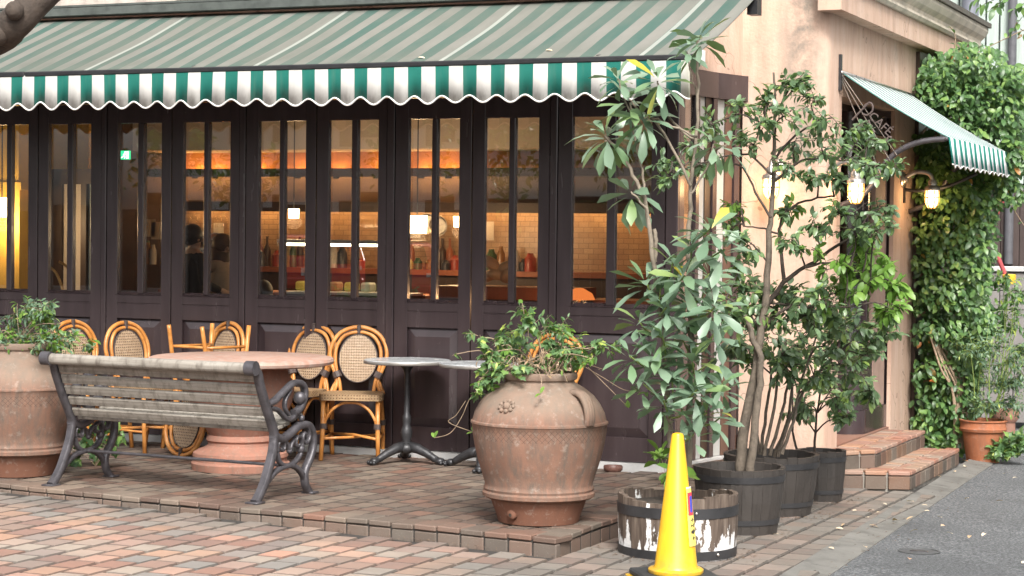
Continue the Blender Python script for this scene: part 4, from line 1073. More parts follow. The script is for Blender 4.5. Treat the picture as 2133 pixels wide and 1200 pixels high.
def bench_end(x):
    m = M()
    strap(m, [(-.085, .812), (-.035, .775), (-.01, .715), (.03, .64), (.075, .56), (.12, .49), (.160, .42), (.168, .37), (.150, .29), (.105, .20), (.045, .10), (-.02, .03), (-.055, .004)], .055, (.048, .050), x)
    strap(m, spiral((-.105, .805), .042, .012, -20, 400), .060, .020, x, 2)
    m.tube([(x-.034, -.105, .808), (x+.034, -.105, .808)], .044, 16)
    m.cbox(x-.045, x+.045, -.10, .0, 0, .014, .004)
    # seat rail and front leg
    strap(m, [(.150, .40), (.25, .365), (.35, .385), (.45, .425), (.55, .432), (.615, .405), (.648, .345), (.640, .27), (.600, .205), (.545, .14), (.555, .06), (.615, .0)], .050, (.045, .042), x)
    m.cbox(x-.042, x+.042, .575, .66, 0, .014, .004)
    strap(m, spiral((.535, .36), .062, .012, 80, -330), .042, .020, x, 2)
    # arm rest
    strap(m, [(.085, .585), (.17, .600), (.28, .650), (.38, .690), (.46, .695), (.525, .665), (.535, .610), (.50, .555), (.455, .525), (.40, .512)], .048, (.032, .040), x)
    strap(m, [(.115, .56), (.20, .545), (.25, .52), (.30, .49), (.36, .475), (.43, .50)], .034, .026, x)
    strap(m, [(.36, .655), (.30, .60), (.295, .55), (.34, .505)], .030, .022, x)
    m.sphere((x, .475, .600), .040, 12, 8); m.sphere((x, .44, .515), .027, 10, 6); m.sphere((x, .50, .475), .022, 10, 6)
    # scrollwork under the seat
    strap(m, spiral((.255, .315), .055, .012, 200, -160), .034, .020, x, 2)
    strap(m, spiral((.455, .325), .052, .012, -20, 330), .034, .020, x, 2)
    strap(m, [(.20, .29), (.235, .225), (.32, .195), (.42, .21), (.49, .255), (.505, .31)], .034, .026, x)
    strap(m, [(.29, .35), (.33, .325), (.355, .29), (.38, .325), (.42, .35)], .030, .022, x)
    m.sphere((x, .49, .285), .028, 10, 6); m.sphere((x, .355, .285), .020, 10, 6)
    # arched brace between the legs
    strap(m, [(.035, .075), (.10, .125), (.20, .175), (.33, .195), (.44, .175), (.52, .12), (.545, .08)], .036, .030, x)
    return m
for x in (0.0, BL): bench_end(x).make('end_frame', MT['iron'], bench, 50)
def slat(d, z, w, th, ang, nm='slat'):
    o = M().cbox(.03, BL-.03, -th/2, th/2, -w/2, w/2, .006).make(nm, MT['bench'], bench)
    o.location = (0, d, z); o.rotation_euler = (R_(ang), 0, 0); return o
M().tube([(.02, -.098, .806), (BL-.02, -.098, .806)], .034, 16).make('top_rail', MT['bench'], bench, 50)
for d, z, a in ((-.035, .748, 25), (.000, .676, 26), (.038, .606, 28), (.078, .537, 30), (.125, .462, 36)):
    slat(d+.022, z, .061, .024, a)
for d, z in ((.22, .395), (.30, .40), (.38, .415), (.46, .437), (.54, .452)):
    o = M().cbox(.03, BL-.03, -.034, .034, -.012, .012, .005).make('slat', MT['bench'], bench); o.location = (0, d, z+.03); o.rotation_euler = (R_(8), 0, 0)
M().tube([(.0, .33, .195), (BL, .33, .195)], .010, 8).make('tie_rod', MT['iron'], bench)

# ------------------------------------------------------------------ big terracotta jars
JP = [(.20, .0), (.227, .006), (.240, .05), (.262, .105), (.270, .135), (.300, .142), (.316, .152), (.318, .172), (.308, .183), (.312, .196), (.306, .208), (.304, .222), (.322, .28), (.348, .36), (.366, .44), (.377, .51), (.381, .553), (.388, .560), (.387, .570), (.377, .576), (.366, .62), (.338, .672), (.304, .716), (.258, .752), (.214, .778), (.196, .790), (.194, .800), (.206, .806), (.212, .820), (.210, .838), (.196, .846), (.178, .842), (.172, .815), (.172, .77)]
def jar(label, loc, rz, s=1.0, ornament=True):
    t = thing('terracotta_jar', label, 'planter', loc, rz, 'big terracotta jars')
    sc = lambda P: [(r*s, z*s) for r, z in P]
    M().lathe(sc(JP), 72, cap1=False).make('body', MT['jar'], t, 40)
    M().lathe([(.02, .785*s), (.168*s, .78*s)], 24, cap0=True, cap1=False).make('soil', MT['soil'], t)
    for a in (-22, 158):
        c, n = Vector((math.cos(R_(a)), math.sin(R_(a)), 0)), Vector((-math.sin(R_(a)), math.cos(R_(a)), 0))
        P = smoothpts([(.262, .742), (.31, .742), (.350, .715), (.378, .665), (.386, .61), (.378, .57)], 4)
        h = M(); b = 0
        pts = [c*(p.x*s)+Vector((0, 0, p.y*s)) for p in [Vector((r, z)) for r, z in [(q.x, q.y) for q in P]]] if False else [c*(q[0]*s)+Vector((0, 0, q[1]*s)) for q in P]
        h.tube([p+n*.017 for p in pts], .019*s, 8).tube([p-n*.017 for p in pts], .019*s, 8).tube(pts, .021*s, 8)
        h.make('handle', MT['jar'], t, True)
    if not ornament: return t
    ro = M(); a0 = R_(-100)
    for k in range(9):
        a = 2*PI*k/9; u, w = .042*math.cos(a), .026*math.sin(a)
        th = a0+u/.33; r = (.338-w*.75)*s+.000
        ro.sphere((r*math.cos(th), r*math.sin(th), (.672+w)*s), .013*s, 8, 5)
    ro.sphere((.334*s*math.cos(a0), .334*s*math.sin(a0), .672*s), .024*s, 10, 6)
    ro.make('rosette', MT['jar'], t, True)
    a0 = R_(-104)
    d = M().tube([(.24*s*math.cos(a0), .24*s*math.sin(a0), .065*s), (.262*s*math.cos(a0), .262*s*math.sin(a0), .063*s)], [.034*s, .024*s], 14)
    d.make('drain_boss', MT['jar'], t, True)
    M().tube([(.25*s*math.cos(a0), .25*s*math.sin(a0), .0645*s), (.2635*s*math.cos(a0), .2635*s*math.sin(a0), .063*s)], .010*s, 10).make('drain_hole', MT['soil'], t)
    return t
jar1 = jar('big weathered terracotta jar with trailing ivy at the terrace corner', (1.56, -2.66, 0), R_(0))
jar2 = jar('big terracotta jar cut by the left edge, beside the bench', (-2.33, -2.24, 0), R_(60), 1.03, False)

# ------------------------------------------------------------------ tubs and cone
def tub(name, label, loc, r0, r1, h, mat, rz=0, staves=26, hoops=((.16, .24), (.80, .90)), cut=None, tilt=0):
    t = thing(name, label, 'planter', loc, rz, 'round wooden planting tubs')
    for k in range(staves):
        a0, a1 = 2*PI*k/staves+.0025, 2*PI*(k+1)/staves-.0025
        hh = h+vary(.004)
        if cut: hh = h*cut(2*PI*(k+.5)/staves)
        th = .028
        v = []
        for (z, r) in ((0, r0), (hh*.5, lerp(r0, r1, .5)+.004), (hh, lerp(r0, r1, hh/h))):
            jit = vary(.0015)
            for (a, rr) in ((a0, r+jit), (a1, r+jit), (a1, r-th), (a0, r-th)): v.append((rr*math.cos(a), rr*math.sin(a), z))
        f = [(3,2,1,0), (8,9,10,11)]
        for i in (0, 4):
            for j in range(4): f.append((i+j, i+(j+1) % 4, i+4+(j+1) % 4, i+4+j))
        M().add(v, f).make('stave', MT[mat], t)
    for (a, b) in hoops:
        ra, rb = lerp(r0, r1, a)+.006, lerp(r0, r1, b)+.006
        M().lathe([(ra-.003, a*h), (ra, a*h), (rb, b*h), (rb-.003, b*h)], 48, cap0=False, cap1=False).make('hoop', MT['hoop'], t, 40)
    M().lathe([(.01, h*.80), (r1*.5, h*.815), (min(r0, r1)-.03, h*.79)], 24, cap0=True, cap1=False).make('soil', MT['soil'], t)
    return t
def cutp(a): 
    b = (math.degrees(a)) % 360
    return .93+.05*math.sin(a*2.2+.5)+(.05 if 300 < b < 345 else 0)
def gp(x, y, dz=0): return (x, y, gz(x, y)-.004+dz)
T1 = (2.415, -2.75); T2 = (2.44, -1.70); T3 = (2.36, -.74); T4 = (2.46, .10)
ptub = tub('painted_tub', 'old tub with white paint peeling off its staves, behind the yellow cone', gp(*T1), .315, .325, .345, 'peel', 0, 24, ((.02, .16), (.66, .82)), cutp)
bolts = M()
for a in (-62, -54): bolts.sphere((.329*math.cos(R_(a)), .329*math.sin(R_(a)), .26), .008, 8, 5)
for a in (-66, -30): bolts.sphere((.326*math.cos(R_(a)), .326*math.sin(R_(a)), .035), .008, 8, 5)
bolts.make('rivet', MT['chrome'], ptub)
tub2 = tub('wooden_tub', 'dark wooden tub holding the tree with two thick trunks', gp(*T2), .225, .272, .385, 'tub')
tub3 = tub('wooden_tub', 'wide dark wooden tub holding the bush with many thin stems', gp(*T3), .25, .305, .375, 'tub')
tub4 = tub('wooden_tub', 'smallest dark wooden tub, next to the brick steps', gp(*T4), .145, .170, .335, 'tub', 0, 18)
CN = (2.715, -3.66)
cone = thing('traffic_cone', 'bright yellow traffic cone with a side label, standing by the peeling tub', 'traffic cone', (CN[0], CN[1], gz(*CN)))
M().lathe([(.135, .045), (.137, .050), (.137, .062), (.130, .068), (.112, .070), (.105, .085), (.030, .725), (.026, .733), (.014, .737), (.001, .738)], 40, cap0=True).make('body', MT['cone'], cone, 40)
M().cbox(-.19, .19, -.19, .19, .012, .044, .008).tr(Matrix.Rotation(R_(35), 4, 'Z')).make('rubber_base', MT['rubber'], cone)
b = M().cbox(-.205, .205, -.205, .205, .0, .011, .004).tr(Matrix.Rotation(R_(35), 4, 'Z')); b.make('base_edge', MT['cone'], cone)
# sticker: a bent strip standing off the right flank
st = thing('cone_label', 'narrow yellow paper label with red and blue print on the cone side', 'label', cone.location)
a0 = R_(-8)
def onc(t, z, off=.002):      # t: metres around, z: height
    r = lerp(.105, .030, (z-.085)/.64)+off; a = a0+t/r if False else a0+t/.075
    return (r*math.cos(a), r*math.sin(a), z)
def patch(t0, t1, z0, z1, off, name, mat):
    m = M(); n = 4
    for dz in (0, 1):
        for i in range(n+1):
            for o_ in (off, off-.0012): m.v.append(onc(lerp(t0, t1, i/n), z1 if dz else z0, o_+.006*(.5 if dz else 0)))
    k = (n+1)*2
    for i in range(n):
        a = i*2; m.f += [(a, a+2, k+a+2, k+a), (a+1, k+a+1, k+a+3, a+3), (a, a+1, a+3, a+2), (k+a, k+a+2, k+a+3, k+a+1)]
    m.f += [(0, k, k+1, 1), (n*2, n*2+1, k+n*2+1, k+n*2)]
    m.make(name, mat, st)
patch(-.030, .030, .185, .475, .006, 'paper', pbr('label_yellow', (.80, .68, .16), .5, var=.1))
patch(-.030, .030, .460, .475, .0075, 'white_edge', MT['white'])
patch(-.024, .016, .335, .447, .0085, 'red_print', pbr('label_red', (.65, .05, .07), .5))
patch(-.012, .008, .350, .430, .0100, 'blue_print', pbr('label_blue', (.06, .08, .45), .5))
ink = pbr('label_ink', (.06, .05, .04), .6)
for z0, ts in ((.312, ((-.012, .010, .005), (-.003, .002, .022))), (.285, ((-.012, .008, .004), (.004, .008, .02), (-.012, -.008, .014))), (.255, ((-.014, .012, .004), (-.014, .012, .016), (-.002, .003, .024))), (.225, ((-.010, .008, .004), (-.004, .0, .02)))):
    for t0, t1, hh in ts: patch(t0, t1, z0-hh/2, z0+hh/2, .0078, 'lettering', ink)

# ------------------------------------------------------------------ plants
def leaf_verts(prof, w, fold, droop, curl=0.0):
    xs = [0, .22, .5, .78, 1.0]; v = []
    for i, x in enumerate(xs): v.append((x, 0, -droop*x*x+.02*math.sin(PI*x)))
    for s in (1, -1):
        for i in (1, 2, 3):
            x = xs[i]; h = prof[i-1]*w
            v.append((x, s*h, -droop*x*x+fold*h+curl*s*x*.05))
    f = [(0, 1, 5), (1, 2, 6, 5), (2, 3, 7, 6), (3, 4, 7), (0, 8, 1), (1, 8, 9, 2), (2, 9, 10, 3), (3, 10, 4)]
    return v, f
def ivy_verts(droop):
    P = [(0, 0), (.02, .22), (-.12, .42), (.22, .38), (.45, .52), (.55, .26), (1.0, 0)]
    P = P+[(x, -y) for x, y in P[-2:0:-1]]
    v = [(.35, 0, .05)]+[(x, y, -droop*(x*x+.6*y*y)) for x, y in P]
    n = len(P)
    return v, [(0, 1+i, 1+(i+1) % n) for i in range(n)]
def leafset(mat, kind):
    out = []
    for k in range(4):
        d = .10+.13*k
        if kind == 'broad': v, f = leaf_verts((.42, .85, 1.0), .155, .30, d*1.0, 1)
        elif kind == 'oval': v, f = leaf_verts((.75, 1.0, .72), .255, .28, d*.9, 1)
        elif kind == 'lance': v, f = leaf_verts((.7, 1.0, .65), .19, .35, d*1.1, 1)
        else: v, f = ivy_verts(d*.9)
        me = bpy.data.meshes.new('leaf'); me.from_pydata(v, [], f); me.materials.append(MT[mat])
        shade(me); out.append(me)
    return out
LS = {'rhodo': leafset('rhodo', 'broad'), 'camel': leafset('camel', 'oval'), 'fresh': leafset('fresh', 'oval'), 'wall': leafset('ivyw', 'oval'), 'ivy': leafset('jarlf', 'ivy'),
      'jarv': leafset('jarlf', 'lance'), 'pale': leafset('palelf', 'lance'), 'dry': leafset('weeddry', 'lance'), 'tree': leafset('treelf', 'oval'), 'camlance': leafset('camel', 'lance'), 'dkivy': leafset('ivyw', 'ivy')}
def rv(): 
    while True:
        v = Vector((vary(1), vary(1), vary(1)))
        if .05 < v.length < 1: return v.normalized()
def lmat(pos, d, up, L):
    x = d.normalized(); y = up.cross(x)
    y = y.normalized() if y.length > 1e-4 else x.orthogonal().normalized()
    z = x.cross(y)
    return Matrix(((x.x*L, y.x*L, z.x*L, pos.x), (x.y*L, y.y*L, z.y*L, pos.y), (x.z*L, y.z*L, z.z*L, pos.z), (0, 0, 0, 1)))
def foliage(parent, insts, cap=300):          # insts: (matrix in world, set name)
    inv = Matrix.Translation(-base_of(parent))
    def imp(t): 
        m = t[0]; return m.to_scale().x/(m.translation-CAM_LOC).length
    insts = [(inv @ m, s, imp((m, s))) for m, s in insts]
    insts.sort(key=lambda t: -t[2])
    for m, s, _ in insts[:cap]:
        o = link('leaf', rng.choice(LS[s]), parent); o.matrix_local = m
    by = {}
    for m, s, _ in insts[cap:]: by.setdefault(s, []).append(m)
    for s, ms in by.items():
        V, F = [], []
        tv = [(np.array([v.co[:] for v in me.vertices]), [tuple(p.vertices) for p in me.polygons]) for me in LS[s]]
        for m in ms:
            a, fs = tv[rng.randrange(4)]; b = len(V); A = np.array(m)
            V += (a @ A[:3, :3].T+A[:3, 3]).tolist(); F += [tuple(b+i for i in f) for f in fs]
        me = bpy.data.meshes.new('foliage'); me.from_pydata(V, [], F); me.materials.append(LS[s][0].materials[0]); shade(me)
        tag(link('foliage', me, parent), kind='stuff')
def spray(start, d, L, n, leafL, sag, out, tw, s='camel', rad=.0028, spread=.9, upb=.35):
    # a twig with alternate leaves; adds its path to tw and leaves to out
    d = d.normalized(); p = Vector(start); pts = [p.copy()]; k = 5
    for i in range(k):
        d = (d+Vector((vary(.16), vary(.16), vary(.12)-sag/k))).normalized(); p = p+d*(L/k); pts.append(p.copy())
    tw.append((pts, [rad*(1-.12*i) for i in range(k+1)]))
    side = rv().cross(d)
    side = side.normalized() if side.length > .1 else d.orthogonal().normalized()
    for i in range(n):
        t = lerp(.2, 1.0, (i+vary(.3)+.3)/n)*k; a = min(int(t), k-1); q = pts[a].lerp(pts[a+1], min(1, t-a))
        dd = (pts[a+1]-pts[a]).normalized()
        sg = 1 if i % 2 else -1
        ld = (dd*(.55 if i < n-1 else 1.5)+side*sg*spread+Vector((vary(.35), vary(.35), vary(.35)-.20))).normalized()
        upv = (Vector((vary(.5), vary(.5)-.25, 1))+rv()*upb).normalized()
        out.append((lmat(q, ld, upv, leafL*rng.uniform(.62, 1.15)), s))
class TW(M):
    def make(s, name, *a, **k):
        o = M.make(s, name, *a, **k)
        if name in ('twigs', 'stems', 'shoots', 'vine_stems'): tag(o, kind='stuff')      # nobody could count these
        return o
def tubes(parts, n=6):
    m = TW()
    for pts, rs in parts: m.tube(pts, rs, n, cap=False)
    return m
def limb(pxs, Y, r0, r1, k=4, wob=.006):
    P = smoothpts([at(a, b, Y+(c[0] if c else 0)) for a, b, *c in pxs], k)
    P = [p+rv()*wob for p in P]
    return P, [lerp(r0, r1, (i/(len(P)-1))**.8) for i in range(len(P))]
def nearest(nodes, p): return min(nodes, key=lambda q: (q-p).length_squared)
def grow(parent, clumps, nodes, Y, spreadY, out, tw, leafL, s, per=9, nl=7, sag=.25, dens=1.0):
    # clumps: (px, py, r) in the picture, placed in depth round the plant; each joined by a curved twig to the nearest limb
    for c in clumps:
        px, py, r = c[:3]; ss = c[3] if len(c) > 3 else s
        C = at(px, py, Y+vary(spreadY)); R = r/ (F_PX/ (C-CAM_LOC).length)
        base = nearest(nodes, C-Vector((0, 0, .12)))
        mid = base.lerp(C, .5)+Vector((vary(.03), vary(.05), .03))
        st = smoothpts([base, mid, C], 3); tw.append((st, [lerp(.0062, .0032, i/(len(st)-1)) for i in range(len(st))]))
        m = max(3, int(per*dens))
        for i in range(m):
            d = rv(); d.z = d.z*.75+.12
            o = C+rv()*R*.30
            spray(o, d, R*rng.uniform(.7, 1.25), nl, leafL, sag, out, tw, ss)
def plant(name, label, cat, base): return thing(name, label, cat, tuple(base))

# broad leaved evergreen in the peeling tub
B = Vector((T1[0], T1[1], gz(*T1)+.27)); YR = T1[1]
ev = plant('broadleaf_shrub', 'tall broad leaved evergreen with whorled leaves rising from the peeling tub', 'shrub', B)
o0 = -B
def wl(pts_r): return [([p+o0 for p in pts], rs) for pts, rs in pts_r]
LA = limb([(1398, 1000), (1395, 900), (1388, 780), (1378, 680), (1367, 600), (1359, 520), (1350, 450), (1337, 405), (1312, 352), (1286, 312), (1262, 285)], YR, .019, .009)
LB = limb([(1434, 1000), (1437, 850), (1440, 720), (1437, 600), (1432, 500), (1437, 450), (1440, 385), (1448, 300), (1455, 200), (1452, 112), (1456, 80)], YR+.08, .021, .006)
tubes(wl([LA]), 8).make('trunk', MT['bark_gr'], ev, True); tubes(wl([LB]), 8).make('trunk', MT['bark_gr'], ev, True)
bl = [limb([(1352, 455), (1343, 400), (1335, 340), (1322, 290), (1312, 215)], YR, .009, .005), limb([(1362, 545), (1365, 510), (1364, 478)], YR+.03, .013, .012),
      limb([(1441, 388), (1402, 312), (1362, 252), (1328, 228), (1311, 207)], YR+.05, .009, .005), limb([(1449, 292), (1402, 255), (1378, 205), (1370, 168)], YR+.1, .008, .005),
      limb([(1450, 286), (1400, 262), (1362, 246), (1342, 245)], YR+.02, .007, .005), limb([(1455, 205), (1440, 155), (1433, 107)], YR+.1, .006, .004),
      limb([(1440, 402), (1470, 352), (1488, 300)], YR, .007, .004), limb([(1484, 320), (1505, 305), (1522, 300)], YR, .005, .004), limb([(1350, 440), (1330, 415), (1312, 398)], YR-.05, .008, .005),
      limb([(1312, 230), (1296, 190), (1287, 165)], YR, .005, .004)]
for b_ in bl: tubes(wl([b_]), 7).make('branch', MT['bark_gr'], ev, True)
nodes = LA[0][:22]+LB[0][:24]
fo, tw = [], []
def whorl(px, py, n, L, dr, Y, s='rhodo'):
    c = at(px, py, Y); ax = Vector((vary(.35), vary(.35)-.2, 1)).normalized()
    n = int(n*1.4); e1 = ax.orthogonal().normalized(); e2 = ax.cross(e1); a0 = rng.random()*6
    for i in range(n):
        a = a0+i*2.39996; t = i/n
        el = lerp(.95, -.35-dr*.9, t)+vary(.2)
        d = (e1*math.cos(a)+e2*math.sin(a))*math.cos(el)+ax*math.sin(el)
        q = c-ax*(.055*t)
        fo.append((lmat(q+d*.02, d, (ax+rv()*.35), L*rng.uniform(.85, 1.22)*(.75 if t < .15 else 1)), s))
    return c, ax
for px, py, n, L, dr in ((1262, 280, 16, .19, .85), (1312, 207, 14, .165, .6), (1287, 163, 10, .125, .2), (1342, 247, 14, .16, 1.0), (1370, 163, 13, .15, .8), (1456, 76, 11, .165, .5), (1433, 104, 8, .10, -.2), (1312, 397, 12, .155, 1.0), (1488, 292, 10, .135, .9), (1523, 298, 9, .125, 1.0)):
    whorl(px, py, n, L, dr, YR+vary(.06))
for px, py, n, L in ((1478, 478, 13, .17), (1440, 515, 12, .15), (1508, 520, 11, .155), (1402, 545, 12, .155), (1345, 585, 12, .16), (1425, 575, 12, .15), (1478, 570, 11, .15), (1442, 645, 13, .155), (1388, 640, 11, .15), (1330, 668, 9, .14), (1488, 640, 11, .15), (1418, 700, 11, .15), (1362, 748, 12, .165),
                     (1312, 742, 9, .145), (1442, 752, 13, .155), (1492, 745, 12, .15), (1400, 795, 12, .15), (1452, 812, 12, .15), (1505, 800, 10, .14), (1420, 852, 10, .14), (1472, 860, 10, .14), (1382, 835, 8, .14), (1503, 868, 8, .13), (1445, 905, 8, .12), (1340, 800, 8, .14), (1490, 690, 10, .15), (1380, 700, 10, .15), (1465, 610, 10, .15), (1376, 600, 9, .15), (1430, 620, 9, .14)):
    Y = YR-.08+vary(.24)
    c, ax = whorl(px, py, n, L, .1+rng.random()*.5, Y)
    b = nearest(nodes, c-Vector((0, 0, .10))); st = smoothpts([b, b.lerp(c, .55)+Vector((vary(.02), vary(.03), -.02)), c], 4)
    tw.append((st, [lerp(.006, .0042, i/(len(st)-1)) for i in range(len(st))]))
whorl(1408, 975, 6, .10, .3, YR-.1, 'fresh'); whorl(1376, 945, 5, .10, -.2, YR-.05, 'fresh')
tubes(wl(tw)).make('shoots', MT['green_stem'], ev, True)
foliage(ev, fo, 300)

# camellia tree with two trunks in the second tub
B = Vector((T2[0]-.02, T2[1], gz(*T2)+.30)); Y2 = T2[1]
ct = plant('camellia_tree', 'slender two trunked tree with small glossy leaves in front of the pink pier', 'tree', B); o0 = -B
LA = limb([(1543, 985), (1549, 900), (1572, 790), (1584, 700), (1596, 600), (1601, 500), (1608, 430), (1612, 330), (1614, 240), (1612, 150)], Y2, .036, .006)
LB = limb([(1562, 985), (1571, 900), (1583, 800), (1584, 745), (1566, 700), (1552, 655)], Y2-.05, .027, .015)
tubes(wl([LA]), 10).make('trunk', MT['bark'], ct, True); tubes(wl([LB]), 10).make('trunk', MT['bark'], ct, True)
bl = [limb(p, Y2+dy, a, b) for p, dy, a, b in (
    ([(1592, 640), (1632, 590), (1680, 555), (1740, 515), (1790, 480)], .1, .017, .007), ([(1634, 588), (1626, 530), (1624, 480), (1640, 440), (1690, 415), (1740, 410)], .1, .013, .005),
    ([(1624, 490), (1590, 475), (1550, 470)], .05, .007, .004), ([(1605, 455), (1575, 400), (1548, 352), (1515, 340)], -.05, .009, .004), ([(1608, 365), (1560, 322), (1500, 330), (1450, 345), (1395, 360)], -.1, .008, .003),
    ([(1609, 335), (1650, 290), (1690, 262), (1735, 245)], .05, .009, .004), ([(1613, 285), (1572, 248), (1530, 240), (1485, 260)], -.05, .007, .003), ([(1608, 385), (1655, 342), (1705, 330), (1765, 335), (1830, 352)], .1, .010, .004),
    ([(1614, 235), (1640, 200), (1675, 168)], 0, .005, .003), ([(1680, 556), (1720, 548), (1770, 560), (1815, 585)], .05, .009, .004), ([(1585, 690), (1640, 640), (1700, 640), (1770, 640)], 0, .012, .005), ([(1552, 660), (1530, 630), (1510, 620)], -.05, .010, .005))]
for b_ in bl: tubes(wl([b_]), 7).make('branch', MT['bark_dk'], ct, True)
nodes = LA[0][12:]+LB[0][12:]+sum([b[0] for b in bl], [])
fo, tw = [], []
up_ = [(1485, 260, 40), (1540, 225, 34), (1580, 252, 36), (1640, 176, 30), (1668, 168, 24), (1560, 300, 28), (1640, 240, 42), (1690, 215, 42), (1722, 252, 46), (1660, 300, 44), (1720, 308, 48), (1782, 270, 36), (1765, 330, 46), (1812, 300, 42), (1822, 348, 40), (1700, 372, 30), (1742, 372, 30), (1385, 335, 36), (1400, 366, 30), (1462, 340, 36), (1442, 300, 26), (1640, 340, 30), (1600, 215, 26), (1855, 345, 22),
       (1742, 440, 40), (1792, 440, 42), (1838, 432, 32), (1700, 470, 28), (1780, 482, 36), (1830, 470, 36), (1520, 480, 22), (1562, 505, 30), (1540, 560, 26), (1650, 500, 26), (1640, 440, 18)]
grow(ct, up_, nodes, Y2, .22, fo, tw, .055, 'camel', 8, 9, .3)
grow(ct, [(1762, 560, 46), (1802, 600, 50), (1832, 560, 36), (1742, 612, 42), (1852, 642, 32), (1800, 522, 36), (1862, 600, 22)], nodes, Y2+.1, .2, fo, tw, .072, 'fresh', 11, 7, .2)
grow(ct, [(1532, 420, 28), (1525, 450, 24), (1655, 430, 20), (1690, 520, 24), (1720, 560, 26)], nodes, Y2, .2, fo, tw, .060, 'fresh', 4, 5, .2)
grow(ct, [(1540, 612, 40), (1590, 612, 44), (1642, 612, 46), (1692, 622, 46), (1560, 652, 44), (1622, 652, 50), (1682, 662, 50), (1732, 662, 46), (1520, 660, 30)], nodes, Y2+.2, .35, fo, tw, .062, 'camel', 12, 9, .3)
tubes(wl(tw), 5).make('twigs', MT['bark_dk'], ct, True)
def clear(f):      # keep the lamps in view, as the pruned branches do
    x, y, d = proj(f[0].translation)
    return not (abs(x-1603) < 27 and 345 < y < 425) and not (abs(x-1786) < 30 and 368 < y < 440)
fo = [f for f in fo if clear(f)]
foliage(ct, fo, 300)

# many stemmed bush in the third tub
B = Vector((T3[0]-.02, T3[1], gz(*T3)+.29)); Y3 = T3[1]
bu = plant('glossy_bush', 'dense bush on many thin brown stems growing in the wide tub', 'shrub', B); o0 = -B
bl = [limb(p, Y3+dy, .013, .006) for p, dy in (([(1585, 948), (1596, 860), (1606, 780), (1600, 720)], .05), ([(1592, 950), (1612, 850), (1622, 770), (1640, 710)], -.05), ([(1604, 950), (1628, 860), (1648, 780), (1690, 720)], 0),
      ([(1612, 950), (1642, 870), (1650, 790), (1660, 720)], .1), ([(1620, 950), (1650, 860), (1690, 790), (1740, 740)], .05), ([(1628, 948), (1652, 880), (1668, 800), (1700, 700)], -.1), ([(1580, 948), (1575, 850), (1570, 770), (1560, 720)], .1))]
for b_ in bl: tubes(wl([b_]), 7).make('stem', MT['bark'], bu, True)
nodes = sum([b[0][5:] for b in bl], []); fo, tw = [], []
grow(bu, [(1600, 702, 46), (1662, 722, 50), (1722, 722, 46), (1782, 684, 46), (1830, 692, 40), (1560, 742, 36), (1642, 770, 38), (1704, 788, 40), (1762, 762, 42), (1802, 742, 34), (1740, 690, 40), (1680, 690, 40), (1620, 740, 34), (1850, 660, 26), (1530, 720, 26)], nodes, Y3, .28, fo, tw, .062, 'camel', 12, 9, .3)
tubes(wl(tw), 5).make('twigs', MT['bark_dk'], bu, True)
foliage(bu, fo, 240)
# small tree in the smallest tub
B = Vector((T4[0], T4[1], gz(*T4)+.26)); Y4 = T4[1]
sm = plant('young_tree', 'thin young tree with oval leaves in the smallest tub by the steps', 'tree', B); o0 = -B
bl = [limb([(1696, 955), (1700, 880), (1710, 810), (1722, 740), (1735, 660)], Y4, .010, .004), limb([(1702, 860), (1740, 800), (1790, 770)], Y4, .006, .003), limb([(1708, 820), (1690, 770), (1680, 720)], Y4, .006, .003), limb([(1662, 940), (1650, 880), (1652, 800)], Y4+.1, .010, .006)]
tubes(wl(bl[:1]), 8).make('trunk', MT['bark_dk'], sm, True)
for b_ in bl[1:]: tubes(wl([b_]), 6).make('branch', MT['bark_dk'], sm, True)
nodes = sum([b[0][3:] for b in bl], []); fo, tw = [], []
grow(sm, [(1682, 842, 32), (1742, 832, 34), (1790, 790, 34), (1770, 830, 24), (1720, 780, 32), (1812, 812, 26), (1660, 860, 24), (1700, 740, 36), (1780, 720, 32), (1760, 870, 18)], nodes, Y4, .18, fo, tw, .066, 'camel', 9, 8, .4)
tubes(wl(tw), 5).make('twigs', MT['bark_dk'], sm, True)
foliage(sm, fo, 200)

# vines in the jars
def jarplant(name, label, jar_, center, clumps, Y, sY, sets, leafL, trails, dry=0):
    B = Vector(center); pl_ = plant(name, label, 'plant', B); o0_ = -B
    fo, tw = [], []
    nodes = [B+Vector((vary(.12), vary(.12), rng.uniform(0, .05))) for _ in range(24)]
    for px, py, r, *w in clumps:
        C = at(px, py, Y+vary(sY)); R = r/(F_PX/(C-CAM_LOC).length)
        b = min(rng.sample(nodes, 6), key=lambda q: (q-C).length_squared)
        st = smoothpts([b, b.lerp(C, .5)+Vector((vary(.03), vary(.04), .07)), C], 4); tw.append((st, [.0028]*len(st)))
        for i in range(w[0] if w else (15 if sets[0] == 'pale' else 11)):
            d = rv(); d.z = d.z*.6-.05
            spray(C+rv()*R*.3, d, R*rng.uniform(.7, 1.3), 8, leafL, .35, fo, tw, rng.choice(sets), .0016)
    for tr_ in trails:
        P = smoothpts([at(a, b, Y+(c[0] if c else 0)) for a, b, *c in tr_], 5); tw.append((P, [.0022]*len(P)))
        for i in range(2): 
            fo.append((lmat(P[-1], (rv()+Vector((-.5, -.5, .6))), Vector((0, -.6, 1)), leafL*1.1), 'fresh'))
    for i in range(dry):
        a = rng.choice(nodes); b = a+Vector((vary(.22), vary(.22), rng.uniform(-.02, .09))); st = smoothpts([a, a.lerp(b, .5)+Vector((vary(.05), vary(.05), .06)), b], 4)
        tw.append((st, [.002]*len(st)))
        fo.append((lmat(b, rv(), Vector((0, 0, 1)), leafL*.9), 'dry')); fo.append((lmat(st[4], rv(), Vector((0, 0, 1)), leafL*.9), 'dry'))
    tubes([([p+o0_ for p in pts], rs) for pts, rs in tw], 5).make('stems', MT['vine'], pl_, True)
    foliage(pl_, fo, 280); return pl_
